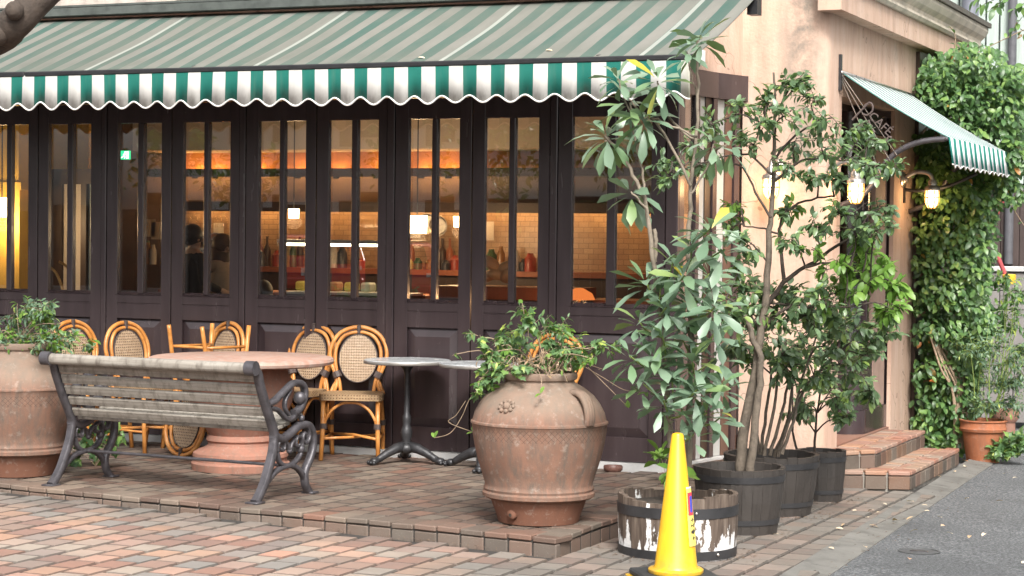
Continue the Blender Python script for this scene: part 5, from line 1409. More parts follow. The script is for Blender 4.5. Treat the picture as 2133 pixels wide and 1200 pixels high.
J = jar1.location
jarplant('ivy_plant', 'ivy and small leaved vine sprawling out of the big front jar', jar1, (J.x, J.y, .80),
         [(1062, 692, 40), (1100, 672, 34), (1132, 692, 38), (1165, 682, 34), (1040, 722, 40), (1000, 702, 24, 4), (1090, 722, 44), (1150, 722, 42), (1192, 732, 40), (1232, 728, 28, 5), (1268, 724, 20, 3), (1022, 762, 34), (1000, 792, 30), (1056, 758, 36), (1112, 752, 34), (1160, 752, 34), (1202, 748, 30), (1236, 748, 24, 4), (945, 739, 10, 1), (1092, 650, 18, 3), (1000, 815, 20, 4), (1020, 735, 30)],
         J.y-.05, .20, ['ivy', 'jarv', 'jarv', 'ivy', 'fresh'], .042, [[(1005, 800), (978, 832), (962, 868), (938, 902), (905, 912)], [(1010, 790), (1002, 830), (1004, 860)], [(1120, 770, -.15), (1128, 790, -.22), (1126, 820, -.30)], [(1220, 765), (1262, 790), (1300, 812), (1345, 818)], [(1225, 765), (1260, 800), (1310, 850)], [(970, 835), (950, 865), (935, 880), (985, 900)], [(1096, 690), (1091, 650), (1088, 632)]], 46)
J = jar2.location
jarplant('jasmine_plant', 'bushy grey green vine filling the jar at the left edge', jar2, (J.x, J.y, .83),
         [(30, 662, 34), (82, 652, 32), (62, 692, 40), (112, 692, 30), (128, 706, 24, 6), (22, 722, 40), (82, 722, 42), (112, 742, 24), (6, 752, 32), (76, 762, 26), (150, 705, 16, 4), (178, 716, 16, 3), (196, 724, 12, 2), (100, 668, 34), (56, 640, 26), (100, 632, 16, 3), (45, 702, 40), (0, 700, 36), (-30, 720, 40), (100, 712, 36), (126, 676, 12, 2), (60, 740, 30)],
         J.y-.05, .20, ['pale', 'pale', 'pale', 'fresh'], .046, [[(40, 700), (36, 660), (36, 632)]], 5)
# ivy tuft under the bench and a sprout
def tuft(name, label, cl, Y, set_, leafL, n, z=0.0):
    c = at(cl[0][0], cl[0][1], Y); B = Vector((c.x, c.y, z+.002)); t = plant(name, label, 'plant', B); fo, tw = [], []
    for px, py, r in cl:
        C = at(px, py, Y+vary(.08)); R = r/(F_PX/(C-CAM_LOC).length); st = smoothpts([B, B.lerp(C, .5)+Vector((vary(.04), vary(.04), .03)), C], 3); tw.append((st, [.002]*len(st)))
        for i in range(n):
            d = rv(); spray(C+rv()*R*.3, d, R*rng.uniform(.6, 1.2), 5, leafL, .2, fo, tw, set_, .0016)
    for i, (m, s) in enumerate(fo):
        if m.translation.z < z+.01: m.translation.z = z+.012+rng.random()*.03
    tubes([([p-B for p in pts], rs) for pts, rs in tw], 5).make('stems', MT['vine'], t, True)
    foliage(t, fo, 150)
tuft('ivy_tuft', 'ivy growing out of the terrace under the left end of the bench', [(200, 938, 20), (180, 900, 28), (250, 905, 24), (160, 950, 22), (240, 925, 24), (205, 890, 24)], -1.62, 'dkivy', .06, 5)
tuft('small_weed', 'tiny green weed growing at the right foot of the peeling tub', [(1520, 1148, 7), (1514, 1136, 8), (1524, 1140, 7)], -2.60, 'ivy', .018, 3, gz(2.75, -2.60))
tuft('seedling', 'pale green seedling at the foot of the folding doors behind the cone', [(1392, 985, 9), (1375, 950, 16), (1395, 940, 12)], -.62, 'fresh', .07, 3)
for px, py, dn, lab in ((870, 131, 'dead', 'reddish fallen leaf lying on the lower edge of the long awning'), (1136, 108, 'dead', 'pale fallen leaf lying on the long awning canopy')):
    p = at(px, py, -1.30 if px < 1000 else -1.22); t_ = (p.y+.03)/(AY+.03); zc = can(p.x, t_)[2]
    me = bpy.data.meshes.new('fallen_leaf'); v_, f_ = leaf_verts((.75, 1.0, .72), .3, .3, .2, 1); me.from_pydata(v_, [], f_); me.materials.append(MT[dn])
    o = link('fallen_leaf', me); o.matrix_world = lmat(Vector((p.x, p.y, zc+.008)), Vector((1, .3, .1)), Vector((0, -.3, 1)), .05); tag(o, lab, 'leaf')

# ------------------------------------------------------------------ creeper on the side wall, pots, neighbour
M().box(2.252, 2.285, 3.852, 6.0, -.25, 3.2).make('side_cladding', MT['int_dark'], cafe)
cr = plant('wall_creeper', 'thick glossy creeper covering the side wall beyond the small awning', 'creeper', (2.30, 4.3, gz(2.3, 4.3)))
o0 = -Vector(cr.location)
fo, tw = [], []
CL = [(1925, 160, 30), (1962, 150, 44), (2010, 128, 40), (2052, 142, 46), (2090, 175, 40), (1950, 200, 42), (1992, 205, 54), (2045, 205, 54), (2095, 235, 42), (2030, 262, 44), (2085, 285, 36), (2110, 205, 26), (1915, 190, 22), (2122, 262, 22), (2110, 330, 30),
      (1925, 400, 26), (1962, 420, 46), (2002, 402, 50), (2042, 425, 40), (1930, 478, 36), (1982, 478, 52), (2030, 482, 42), (1922, 538, 32), (1970, 548, 54), (2018, 552, 44), (1930, 610, 38), (1980, 620, 54), (2022, 630, 36),
      (1930, 690, 36), (1982, 698, 54), (2012, 730, 40), (1942, 768, 42), (1990, 790, 50), (1950, 848, 46), (1998, 852, 46), (1928, 888, 30), (1978, 905, 40), (1912, 800, 14), (1908, 880, 16), (1925, 300, 34), (1962, 325, 40), (1930, 352, 38), (1985, 355, 40), (2010, 330, 34), (2100, 330, 34), (2125, 305, 26), (2075, 372, 36), (2108, 398, 24), (2060, 355, 36), (2046, 520, 26), (2040, 600, 24), (2040, 670, 34), (2120, 160, 26), (2006, 900, 20), (2016, 845, 22), (1975, 930, 22), (1940, 915, 24), (1905, 480, 12), (1905, 640, 14)]
for px, py, r in CL:
    R0 = r/225.0
    n = int(r*r*.16)
    for i in range(n):
        u = math.sqrt(rng.random()); a = rng.random()*2*PI
        dep = rng.random()**1.6*.9
        p = at(px+u*r*math.cos(a)*1.08, py+u*r*math.sin(a)*1.08, 3.55+dep+u*u*.25)
        if p.x < 2.29: p.x = 2.29+rng.random()*.04
        g_ = gz(p.x, p.y)
        if p.z < g_+.03: continue
        d = Vector((vary(1)+.45, vary(.8)-.55, vary(.7)-.55))
        upv = Vector((.5+vary(.5), -.6+vary(.5), .75+vary(.5)))
        fo.append((lmat(p, d, upv, rng.uniform(.048, .088)), 'wall'))
    if r > 24:
        c = at(px, py, 4.1); b = Vector((2.31, c.y+vary(.3), max(gz(2.3, 4)+.02, c.z-rng.uniform(.3, .8))))
        st = smoothpts([b, b.lerp(c, .5)+Vector((.08, vary(.1), vary(.1))), c], 4); tw.append((st, [lerp(.012, .004, i/(len(st)-1)) for i in range(len(st))]))
for k in range(9):      # woody stems showing low on the wall
    a = at(1935+k*3, 690+k*4, 3.62+.03*k); b = at(1960+k*5, 760+vary(10), 3.6+.03*k); c = at(1985+k*4, 830+vary(14), 3.58+.03*k); e = at(1988+k*2, 935, 3.7)
    st = smoothpts([a, b, c, e], 4); tw.append((st, [.010]*len(st)))
for pts in ([(2035, 110), (2085, 85), (2133, 62)], [(1985, 120), (1990, 75), (1978, 55)], [(2080, 150), (2110, 200), (2128, 230)], [(1890, 120), (1880, 150), (1886, 190)], [(2060, 380), (2100, 420), (2133, 470)]):
    st = smoothpts([at(a, b, 4.0) for a, b in pts], 5); tw.append((st, [.004]*len(st)))
    for q_ in st[::3]: fo.append((lmat(q_, rv(), Vector((0, -.4, 1)), .06), 'wall'))
tubes(wl(tw), 6).make('vine_stems', MT['vine'], cr, True)
foliage(cr, fo, 300)

def flowerpot(name, label, px, py, Y, r, h, mat, urn=False):
    p = at(px, py, Y); z = gz(p.x, Y)-.03
    t = thing(name, label, 'flowerpot', (p.x, Y, z), 0)
    P = [(r*.66, 0), (r*.70, .01), (r*.90, h*.72), (r*1.0, h*.74), (r*1.04, h*.80), (r*1.0, h*.83), (r*1.0, h*.95), (r*1.06, h*.97), (r*1.06, h), (r*.92, h), (r*.88, h*.85)]
    if urn: P = [(r*.8, 0), (r*.84, h*.1), (r*.72, h*.2), (r*.78, h*.5), (r*.74, h*.72), (r*.95, h*.80), (r*1.0, h*.9), (r*.95, h), (r*.8, h), (r*.75, h*.8)]
    M().lathe(P, 36, cap1=False).make('body', MT[mat], t, 40)
    M().lathe([(.01, h*.87), (r*.86, h*.85)], 20, cap0=True, cap1=False).make('soil', MT['soil'], t)
    return t
fp1 = flowerpot('flowerpot', 'round orange terracotta pot at the foot of the creeper, by the road', 2047, 940, 3.62, .185, .36, 'pot')
fp2 = flowerpot('flowerpot', 'tall terracotta urn just behind the orange pot', 2092, 900, 4.35, .12, .40, 'terra', True)
def bush(name, label, base, cl, Y, sY, s, leafL, per, nl, cap):
    t = plant(name, label, 'plant', base); fo, tw = [], []
    nodes = [Vector(base)+Vector((vary(.08), vary(.08), rng.uniform(0, .1))) for _ in range(10)]
    grow(t, cl, nodes, Y, sY, fo, tw, leafL, s, per, nl, .2)
    B = Vector(base); fo = [f for f in fo if f[0].translation.z > gz(f[0].translation.x, f[0].translation.y)+.01]
    tubes([([p-B for p in pts], rs) for pts, rs in tw], 5).make('stems', MT['green_stem'], t, True)
    foliage(t, fo, cap)
bush('potted_bush', 'fine leaved light green bush growing in the orange pot', (fp1.location.x, 3.62, fp1.location.z+.31), [(2020, 730, 40), (2062, 722, 44), (2100, 750, 42), (2040, 780, 44), (2085, 800, 44), (2122, 790, 36), (2010, 800, 34), (2050, 840, 30), (2110, 840, 32), (2000, 770, 26), (2126, 730, 30), (2060, 690, 24)], 3.65, .22, 'pale', .045, 24, 9, 160)
bush('potted_vine', 'leafy green vine climbing from the urn in front of the block wall', (fp2.location.x, 4.35, fp2.location.z+.36), [(2100, 600, 30), (2110, 640, 34), (2085, 660, 26), (2120, 680, 30), (2128, 610, 22), (2090, 580, 18)], 4.4, .2, 'jarv', .065, 9, 7, 80)
gc = at(2095, 935, 3.6); GB = Vector((gc.x, 3.6, gz(gc.x, 3.6)))
bush('ground_ivy', 'low ivy spreading on the ground right of the orange pot', GB, [(2080, 932, 18), (2100, 922, 20), (2122, 915, 20), (2110, 938, 16), (2090, 945, 12), (2130, 930, 16), (2066, 944, 9)], 3.6, .12, 'ivy', .06, 9, 6, 100)

# neighbour house with pale green siding above the cafe roof
NY = 9.0
nb = thing('neighbour_house', 'pale green sided house with dark downpipes beyond the creeper', 'building', (1.6, NY, gz(1.6, NY)))
nz = nb.location.z
M().box(-1.6, 6, .06, 3.0, 0, 9.0).make('wall', pbr('grey_backing', (.06, .06, .065), .9), nb)
sid = pbr('pale_green_siding', (.40, .47, .43), .55, var=.18, vs_=3, streak=True)
sm_ = M().cbox(-.064, .064, -.03, .05, 0, 6.4, .008).mesh('siding_board', sid)
x0 = at(1942, 60, NY).x-1.6
k = 0
while x0+k*.145 < 5.5:
    o = link('siding_board', sm_, nb); o.location = (x0+.075+k*.145, 0, at(2100, 384, NY).z-nz+.0); k += 1
for pa, pb, dp, mt in ((1925, 1941, .06, 'dkpost'), (2003, 2038, .12, 'pipe'), (2098, 2117, .10, 'dkpost')):
    a, b = at(pa, 100, NY-.1).x-1.6, at(pb, 100, NY-.1).x-1.6
    if mt not in MT: MT[mt] = pbr(mt, (.16, .17, .20) if mt == 'pipe' else (.10, .10, .11), .45, var=.3, vs_=8)
    M().lathe([((b-a)/2, 1.6), ((b-a)/2, 9)], 16, (a+b)/2, -.03-(b-a)/2).make('downpipe', MT[mt], nb, 40)
tl = pbr('pinkish_tile', (.50, .42, .40), .5, var=.1)
tm = M().cbox(-.058, .058, -.012, .01, -.24, .24, .004).mesh('tile', tl)
a0 = at(1925, 20, NY).x-1.6
for i in range(12):
    for j in range(6):
        o = link('tile', tm, nb); o.location = (a0-.07-i*.122, .0, 3.6+j*.5)
zt = at(2100, 386, NY).z-nz; zb = at(2100, 562, NY).z-nz
bmesh_ = M().cbox(-.098, .098, -.02, .02, .8, zt-.004, .006).mesh('panel', pbr('dark_brown_panel', (.06, .042, .038), .6, var=.3, vs_=5))
for i in range(20):
    o = link('panel', bmesh_, nb); o.location = (.2+i*.2, -.03, 0)
bw = thing('block_wall', 'low grey block wall with pale coping behind the potted plants', 'wall', (1.9, 7.6, gz(1.9, 7.6)))
zt = at(2070, 545, 7.6).z-bw.location.z
blk = pbr('grey_block', (.24, .225, .215), .8, var=.25); bm_ = M().cbox(-.145, .145, -.05, .05, -.092, .092, .006).mesh('block', blk)
j = 0
while .1+j*.19 < zt-.08:
    for i in range(14):
        o = link('block', bm_, bw); o.location = (-.3+i*.297+(j % 2)*.148, 0, .095+j*.19)
    j += 1
M().box(-.5, 4, .02, .045, 0, .1+(j-.5)*.19).make('mortar_core', MT['mortar_lt'], bw)
M().cbox(-.5, 4, -.08, .08, .004+j*.19, .06+j*.19, .01).make('coping', MT['concrete'], bw)
for (a, b, lab) in (((2100, 392), (2066, 468), 'upper red pole leaning behind the creeper'), ((2066, 505), (2095, 575), 'lower pinkish red pole ending at the yellow cap')):
    st = M().tube([at(*a, 6.8), at(*b, 6.8)], .022, 10)
    tag(st.make('red_pole', pbr('red_paint', (.42, .07, .08), .6)), lab, 'pole')
p = at(2102, 582, 6.75)
yb = M().lathe([(.05, -.05), (.062, -.045), (.066, .04), (.058, .05), (.01, .052)], 16, p.x, p.y, p.z).make('yellow_cap', pbr('yellow_plastic', (.75, .45, .03), .45), None, 40)
tag(yb, 'yellow plastic cap at the lower end of the red pole', 'cap')

# ------------------------------------------------------------------ tree limb at the top left, leaves at the top right
tr = plant('street_tree', 'street tree outside the left edge with one dark limb crossing the awning', 'tree', (-2.2, -4.7, gz(-2.2, -4.7)-.02)); o0 = -Vector(tr.location)
tk = ([Vector((-2.2, -4.7, gz(-2, -4.7)-.05)), Vector((-2.22, -4.68, 1.2)), Vector((-2.2, -4.6, 2.2)), Vector((-2.3, -4.6, 3.6)), Vector((-2.5, -4.6, 5.2))], [.19, .16, .155, .13, .10])
tubes(wl([(smoothpts(tk[0], 4), [lerp(.19, .10, i/16) for i in range(17)])]), 12).make('trunk', MT['bark_dk'], tr, True)
a, b, c, d = Vector((-2.2, -4.6, 2.15)), at(-40, 92, -3.5), at(28, 50, -3.5), at(100, -20, -3.4)
P = smoothpts([a, b, c, d, d+Vector((.5, .3, .55)), d+Vector((1.0, .3, 1.3))], 5)
tubes(wl([(P, [lerp(.115, .07, i/(len(P)-1)) for i in range(len(P))])]), 14).make('limb', MT['bark_dk'], tr, True)
kb = at(-6, 72, -3.55)
M().sphere(tuple(kb+o0), .075, 12, 8, (1, 1, .9)).sphere(tuple(at(30, 22, -3.6)+o0), .055, 12, 8).make('knot', MT['bark_dk'], tr, True)
fo = []
for k in range(500):
    q = Vector((-2.4+vary(1.5), -4.9+vary(1.4), 5.6+vary(1.0))); fo.append((lmat(q, rv(), Vector((0, 0, 1))+rv()*.6, .12), 'tree'))
foliage(tr, fo, 0)
t2 = plant('street_tree', 'street tree outside the right edge whose leaves hang into the top corner', 'tree', (5.6, 2.4, gz(5.6, 2.4)-.02)); o0 = -Vector(t2.location)
tubes(wl([(smoothpts([Vector((5.6, 2.4, -.2)), Vector((5.62, 2.4, 1.6)), Vector((5.5, 2.5, 3.2)), Vector((5.4, 2.5, 5.2))], 4), [lerp(.13, .07, i/12) for i in range(13)])]), 10).make('trunk', MT['bark_dk'], t2, True)
lb = smoothpts([Vector((5.5, 2.5, 3.0)), Vector((4.6, 2.4, 3.45)), at(2150, -10, 2.3), at(2080, -5, 2.3)], 5)
tubes(wl([(lb, [lerp(.04, .008, i/(len(lb)-1)) for i in range(len(lb))])]), 8).make('limb', MT['bark_dk'], t2, True)
fo, tw = [], []
for px, py in ((2070, 0), (2095, 5), (2120, 10), (2130, 35), (2125, 60), (2110, -10), (2140, 5), (2060, -12)):
    q = at(px, py, 2.3+vary(.15)); spray(q, Vector((vary(1)-.5, vary(1), -.3)), .14, 6, .085, .3, fo, tw, 'wall')
for px, py in ((2118, 82), (2128, 78)): fo.append((lmat(at(px, py, 2.3), rv(), Vector((0, -1, .5)), .07), 'dry'))
for k in range(300):
    q = Vector((5.4+vary(1.2), 2.6+vary(1.2), 5.6+vary(1.0))); fo.append((lmat(q, rv(), Vector((0, 0, 1))+rv()*.6, .12), 'tree'))
tubes(wl(tw), 5).make('twigs', MT['bark_dk'], t2, True)
foliage(t2, fo, 60)

# ------------------------------------------------------------------ fallen leaves, manhole
LN = ['pale fallen leaf lying on the asphalt near the gutter', 'fallen leaf on the grey bricks by the tubs', 'fallen leaf on the open asphalt']
DL = leafset('dead', 'oval')
spots = [(1888, 1048), (1847, 1055), (1826, 1071), (1760, 1095), (1776, 1068), (1810, 1082), (1725, 1145), (1820, 1066), (1888, 1087), (1920, 1056), (1870, 1087), (1912, 1108), (1962, 1082), (1985, 1117), (2020, 1120), (1895, 1170), (1805, 1145), (1985, 985), (1950, 994), (2018, 1041), (2092, 990), (2120, 998), (1622, 1117), (1810, 1098), (1925, 1068), (2090, 1047), (1960, 1100), (2052, 1115), (2128, 1178), (1740, 1105), (2003, 962), (2008, 975), (2030, 955)]
litter = {}
for k, (px, py) in enumerate(spots):
    d = ray(px, py); t = (-.15-CAM_LOC.z)/d.z; p = CAM_LOC+d*t
    for _ in range(3): t = (gz(p.x, p.y)-CAM_LOC.z)/d.z; p = CAM_LOC+d*t
    on = p.x > edge_x(p.y)+.22; gu = p.x > edge_x(p.y)
    o = link('fallen_leaf', DL[k % 4]); s = rng.uniform(.035, .062)
    o.matrix_world = lmat(Vector((p.x, p.y, gz(p.x, p.y)+.012)), Vector((vary(1), vary(1), .12)), Vector((vary(.3), vary(.3), 1)), s)
    k_ = 'on the asphalt road' if on else ('on the concrete gutter strip' if gu else 'on the grey bricks by the tubs')
    litter.setdefault(k_, []).append((proj(o.matrix_world.translation)[0], o))
W33 = W9+['thirteenth', 'fourteenth', 'fifteenth', 'sixteenth', 'seventeenth', 'eighteenth', 'nineteenth', 'twentieth']
for k_, ls in litter.items():
    ls.sort(key=lambda t: t[0])
    for i, (_, o) in enumerate(ls): tag(o, 'pale fallen leaf %s, %s from the left there' % (k_, W33[min(i, 19)]), 'leaf', 'fallen leaves '+k_)
mp = (3.53, -1.80); mh = thing('manhole_cover', 'small round dark iron cover set in the asphalt road', 'manhole cover', (mp[0], mp[1], gz(*mp)-.020))
M().lathe([(.115, 0), (.118, .008), (.105, .009), (.103, .005), (.01, .005)], 28).make('cover', pbr('worn_cover', (.075, .077, .08), .7, var=.5, vs_=40), mh)
M().box(-.05, .05, -.012, .012, .005, .009).make('lift_bar', MT['iron'], mh)

# bits of leaf and grit swept against kerb, tubs and gutter
gt = M()
def bit(x, y, z, s):
    a = rng.random()*6.3; c, sn = math.cos(a)*s, math.sin(a)*s
    gt.add([(x-c, y-sn, z), (x+sn*.6, y-c*.6, z+s*.25), (x+c, y+sn, z+s*.1), (x-sn*.6, y+c*.6, z+s*.35)], [(0, 1, 2, 3)])
for (tx, ty), r, n in ((T1, .33, 130), (T2, .26, 90), (T3, .29, 220), (T4, .18, 120), ((1.56, -2.66), .24, 60), ((-2.33, -2.24), .25, 60)):
    for i in range(n):
        a = rng.random()*6.3; q = r+abs(rng.gauss(0, .07)); x, y = tx+q*math.cos(a), ty+q*math.sin(a)
        up_ = x < 1.88 and y > front_y(x); bit(x, y, (0.004 if up_ else gz(x, y)+.004), rng.uniform(.004, .013))
for i in range(420):
    x = rng.uniform(-3, 1.95); bit(x, front_y(x)-.01-abs(rng.gauss(0, .05)), gz(x, front_y(x))+.004, rng.uniform(.003, .010))
for i in range(380):
    y = rng.uniform(-4, 6); x = edge_x(y)+.2+rng.gauss(0, .10); bit(x, y, gz(x, y)-.004, rng.uniform(.003, .010))
for i in range(260):
    x, y = rng.uniform(-2.5, 1.8), rng.uniform(-2.6, -.1); bit(x, y, .004, rng.uniform(.003, .009))
gt_ = gt.make('grit', pbr('leaf_grit', (.16, .11, .075), .9, var=.5, vs_=40), None, fix=False)
tag(gt_, 'small leaf bits and grit scattered along the kerb, tubs and gutter', 'debris', None, 'stuff')

# ------------------------------------------------------------------ people inside
def person(label, loc, rz, skin, cloth, hairc, hair_long, h=1.64, arms=((.24, -.10, 1.05), (.20, -.28, 1.05))):
    t = thing('person', label, 'person', loc, rz)
    vs = [(0, 0, .92, .13), (0, 0, 1.10, .115), (0, 0, 1.28, .135), (0, .01, 1.40, .09), (0, .0, 1.46, .052), (0, -.01, 1.53, .075), (0, -.012, 1.60, .068)]
    ed = [(i, i+1) for i in range(6)]
    for s, arm in ((1, arms[0]), (-1, arms[1])):
        b = len(vs); vs += [(s*.16, 0, 1.38, .055), (s*.215, .02, 1.18, .042), (s*arm[0], arm[1], arm[2], .032), (s*arm[0]*.9, arm[1]-.10, arm[2]+.02, .026)]
        ed += [(3, b), (b, b+1), (b+1, b+2), (b+2, b+3)]
        b = len(vs); vs += [(s*.09, 0, .84, .09), (s*.10, -.01, .48, .062), (s*.10, .02, .08, .042), (s*.10, -.12, .03, .035)]
        ed += [(0, b), (b, b+1), (b+1, b+2), (b+2, b+3)]
    k = h/1.67
    me = bpy.data.meshes.new('body'); me.from_pydata([(x*k, y*k, z*k) for x, y, z, r in vs], ed, [])
    o = link('tmp', me); md = o.modifiers.new('s', 'SKIN')
    for i, (x, y, z, r) in enumerate(vs): me.skin_vertices[0].data[i].radius = (r*k, r*k*.85)
    me.skin_vertices[0].data[0].use_root = True
    o.modifiers.new('u', 'SUBSURF').levels = 2
    dg = bpy.context.evaluated_depsgraph_get(); m2 = bpy.data.meshes.new_from_object(o.evaluated_get(dg)); bpy.data.objects.remove(o)
    m2.materials.clear(); m2.materials.append(skin); m2.materials.append(cloth)
    for p in m2.polygons:
        p.use_smooth = True; c = p.center
        p.material_index = 0 if (c.z > 1.43*k or math.hypot(c.x, c.y) > .27) else 1
    link('body', m2, t)
    f = M().sphere((0, -.083*k, 1.545*k), .014, 8, 6, (1, 1.2, 1.3)); f.make('nose', skin, t, True)
    for s in (-1, 1):
        M().sphere((s*.026, -.076*k, 1.575*k), .009, 8, 6).make('eye', MT['int_dark'], t, True)
        M().sphere((s*.074*k, -.005, 1.555*k), .02, 8, 6, (.4, .8, 1.2)).make('ear', skin, t, True)
    hm = M().sphere((0, .012, 1.585*k), .096, 16, 10, (.92, 1.02, 1.0))
    hm.v = [(x, y if y > -.055 else -.055+.2*(y+.055), z) for x, y, z in hm.v]
    if hair_long: hm.lathe([(.075, 1.27*k), (.105, 1.33*k), (.098, 1.45*k), (.088, 1.56*k)], 14, 0, .035)
    hm.make('hair', hairc, t, True); return t
bk = pbr('black_cloth', (.008, .008, .009), .85); skn = pbr('skin', (.48, .29, .20), .5); cr_ = pbr('cream_cloth', (.45, .33, .22), .85)
p = at(403, 540, 1.5); person('person in black clothes standing with back to the window in the fourth lit door', (p.x, 1.5, .03), R_(150), skn, bk, pbr('black_hair', (.01, .009, .009), .5), False)
p = at(464, 540, 1.7); person('person with long brown hair and a cream top standing near the bar', (p.x, 1.7, .03), R_(60), skn, cr_, pbr('brown_hair', (.09, .045, .02), .5), True, 1.56)
p = at(548, 600, 1.6); person('person with dark hair in black seen low between two doors', (p.x, 1.6, -.30), R_(200), skn, bk, pbr('dark_hair', (.02, .014, .01), .5), True, 1.5)

# ------------------------------------------------------------------ across the street: what the glass mirrors
ob = thing('opposite_house', 'pale rendered house across the street with rows of windows', 'building', (-15, -40, gz(-15, -40)))
M().box(-16, 20, -6, 0, 0, 8.5).make('wall', pbr('pale_render', (.62, .60, .56), .85, var=.12, vs_=1), ob)
M().box(-16.3, 20.3, -6.3, .35, 8.5, 8.9).make('roof', MT['hood'], ob)
fw = thing('added_fence', 'added dark board fence across the street that keeps the lower window reflections dark', 'fence', (-15, -32.5, gz(-15, -32)))  # unseen fence, added so the lower panes mirror something dark
fb = M().cbox(-.14, .14, -.02, .02, 0, 2.2, .008).mesh('board', MT['int_dark'])
for i in range(120):
    o = link('board', fb, fw); o.location = (-22+i*.29, vary(.006), 0)
wnm = M().box(-.8, .8, 0, .05, -.9, .9).mesh('window', MT['int_dark']); pnm = M().box(-.7, .7, .051, .06, -.8, .8).mesh('pane', MT['glass'])
for i in range(9):
    for z in (1.8, 5.2):
        o = link('window', wnm, ob); o.location = (-14+i*3.9, 0, z); o2 = link('pane', pnm, o)
for k, (x, y, r, zc, lab) in enumerate(((-9.5, -24, 2.0, 3.5, 'round crowned street tree across the road, mirrored in the middle windows'), (-13.2, -28, 2.6, 3.6, 'wide dark tree across the road beside the red car'), (-19, -26, 2.2, 3.8, 'tall street tree across the road, farthest left'), (-6.5, -26, 1.8, 3.3, 'small street tree across the road, nearest the corner'))):
    t = plant('street_tree', lab, 'tree', (x, y, gz(x, y)-.02)); o0 = -Vector(t.location)
    tubes([(smoothpts([Vector((0, 0, -.1)), Vector((.1, 0, 1.4)), Vector((-.05, .1, 2.8)), Vector((.1, 0, zc))], 3), [lerp(.16, .07, i/9) for i in range(10)])], 8).make('trunk', MT['bark_dk'], t, True)
    fo = []
    for b in range(34):
        cc = Vector((x, y, zc))+rv()*r*rng.random()**.4; cc.z = zc+(cc.z-zc)*.75
        for q in range(34):
            pp = cc+rv()*.55*rng.random()**.5; fo.append((lmat(pp, rv(), Vector((0, 0, 1))+rv()*.7, rng.uniform(.13, .24)), 'tree'))
    foliage(t, fo, 0)
# red estate car, its rear to the cafe
ax_ = Vector((-.541, -1, 0)).normalized()
cx_, cy_ = -14.6, -25.0
car = thing('parked_car', 'red estate car parked across the street, mirrored in the cafe glass', 'car', (cx_, cy_, gz(cx_, cy_)-.015), math.atan2(ax_.y, ax_.x))
# local: +x forward (away from the cafe), y across
side = [(-.02, .32), (-.05, .55), (.0, .80), (.04, .95), (.12, 1.02), (.30, 1.40), (.42, 1.45), (2.3, 1.48), (2.75, 1.40), (3.35, 1.02), (4.3, .88), (4.6, .72), (4.62, .34), (4.2, .26), (.3, .26)]
m = M(); n = len(side); W_ = .90
rows = []
for (yy, ins) in ((-W_, .06), (-W_*.9, 0), (W_*.9, 0), (W_, .06)):
    for x, z in side:
        tap = 1-.17*max(0, z-.95)/.5
        m.v.append((x+(ins if x < 1 else -ins), yy*tap, z-(ins*.4 if z > .9 else -ins*.3)))
for r in range(3):
    for i in range(n): a = r*n+i; b = r*n+(i+1) % n; m.f.append((a, b, b+n, a+n))
m.f += [tuple(range(n))[::-1], tuple(range(3*n, 4*n))]
cp = G('car_red'); MT['carred'] = cp.done(cp.bsdf((.58, .014, .018), .25, 0, None, .6, Coat_Weight=.6))
m.make('body', MT['carred'], car, 30)
gls = pbr('car_glass', (.02, .022, .025), .08)
M().add([(.105, -.66, 1.03), (.105, .66, 1.03), (.285, .56, 1.385), (.285, -.56, 1.385), (.15, -.66, 1.03), (.15, .66, 1.03), (.32, .56, 1.385), (.32, -.56, 1.385)], [(0,3,2,1), (4,5,6,7), (0,1,5,4), (1,2,6,5), (2,3,7,6), (3,0,4,7)]).make('rear_window', gls, car)
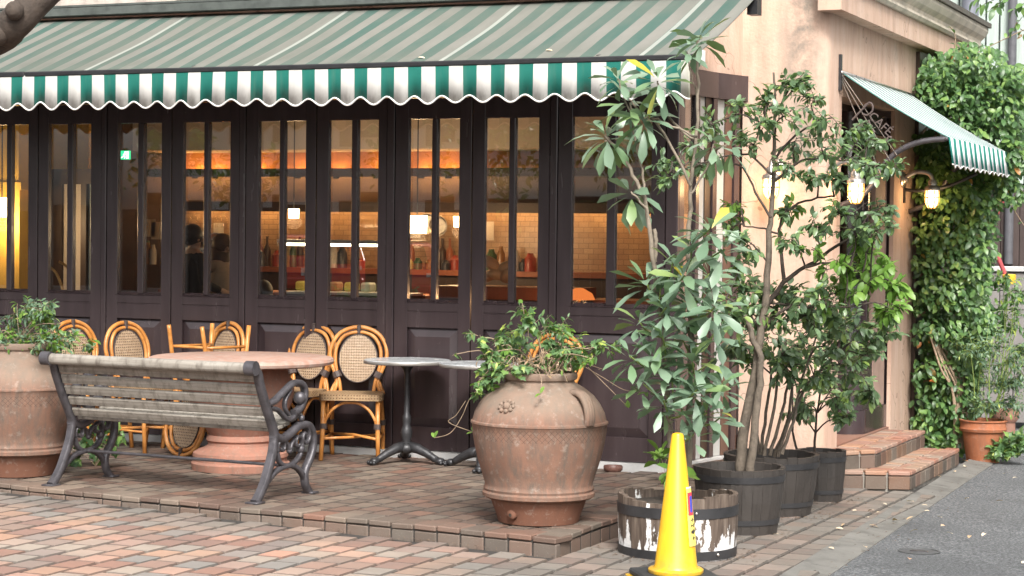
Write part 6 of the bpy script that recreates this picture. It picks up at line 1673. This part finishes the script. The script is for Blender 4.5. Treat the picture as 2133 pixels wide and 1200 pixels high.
for s in (-1, 1):
    w = M().add([(.45, s*.885, 1.0), (2.9, s*.885, 1.0), (2.45, s*.775, 1.40), (.55, s*.775, 1.40), (.45, s*.86, 1.0), (2.9, s*.86, 1.0), (2.45, s*.75, 1.40), (.55, s*.75, 1.40)], [(0,1,2,3), (7,6,5,4), (0,4,5,1), (1,5,6,2), (2,6,7,3), (3,7,4,0)])
    w.make('side_window', gls, car)
    M().add([(-.03, s*.60, .70), (-.03, s*.86, .70), (.02, s*.86, 1.0), (.22, s*.74, 1.36), (.24, s*.66, 1.36), (.05, s*.72, 1.0), (.10, s*.60, .70), (.10, s*.86, .70), (.14, s*.86, 1.0), (.30, s*.74, 1.36), (.30, s*.66, 1.36), (.14, s*.72, 1.0)],
            [(0,1,2,5), (5,2,3,4), (6,11,8,7), (11,10,9,8), (0,6,7,1), (1,7,8,2), (2,8,9,3), (3,9,10,4), (4,10,11,5), (5,11,6,0)]).make('tail_lamp', pbr('tail_red', (.65, .02, .03), .2), car)
    M().box(-.055, -.02, s*.72-.10, s*.72+.10, .73, .82).make('reverse_lamp', MT['white'], car)
    for x in (.85, 3.7):
        wh = M().lathe([(.19, -.10), (.30, -.10), (.325, -.06), (.325, .06), (.30, .10), (.19, .10)], 24, cap0=False, cap1=False).tr(Matrix.Translation((x, s*.80, .325)) @ Matrix.Rotation(PI/2, 4, 'X')).make('wheel', MT['rubber'], car, 40)
        M().lathe([(.02, .08), (.12, .085), (.19, .06), (.20, -.08), (.02, -.08)], 20).tr(Matrix.Translation((x, s*.80, .325)) @ Matrix.Rotation(-s*PI/2, 4, 'X')).make('rim', MT['chrome'], wh, 40)
M().cbox(-.11, .05, -.86, .86, .36, .56, .03).make('bumper', MT['carred'], car)
pl_ = M().cbox(-.135, -.112, -.165, .165, .60, .765, .006).make('number_plate', MT['white'], car)
cu = bpy.data.curves.new('t', 'FONT')
def ptext(s, size, y, z):
    o = text(s, size, pbr('plate_ink', (.02, .08, .05), .5), pl_, (-.137, y, z), .001); o.rotation_euler = (PI/2, 0, -PI/2)
ptext('·29-1', .125, 0, .665); ptext('500', .05, .02, .742)
# shared label for nothing: each tuft of sprout has its own
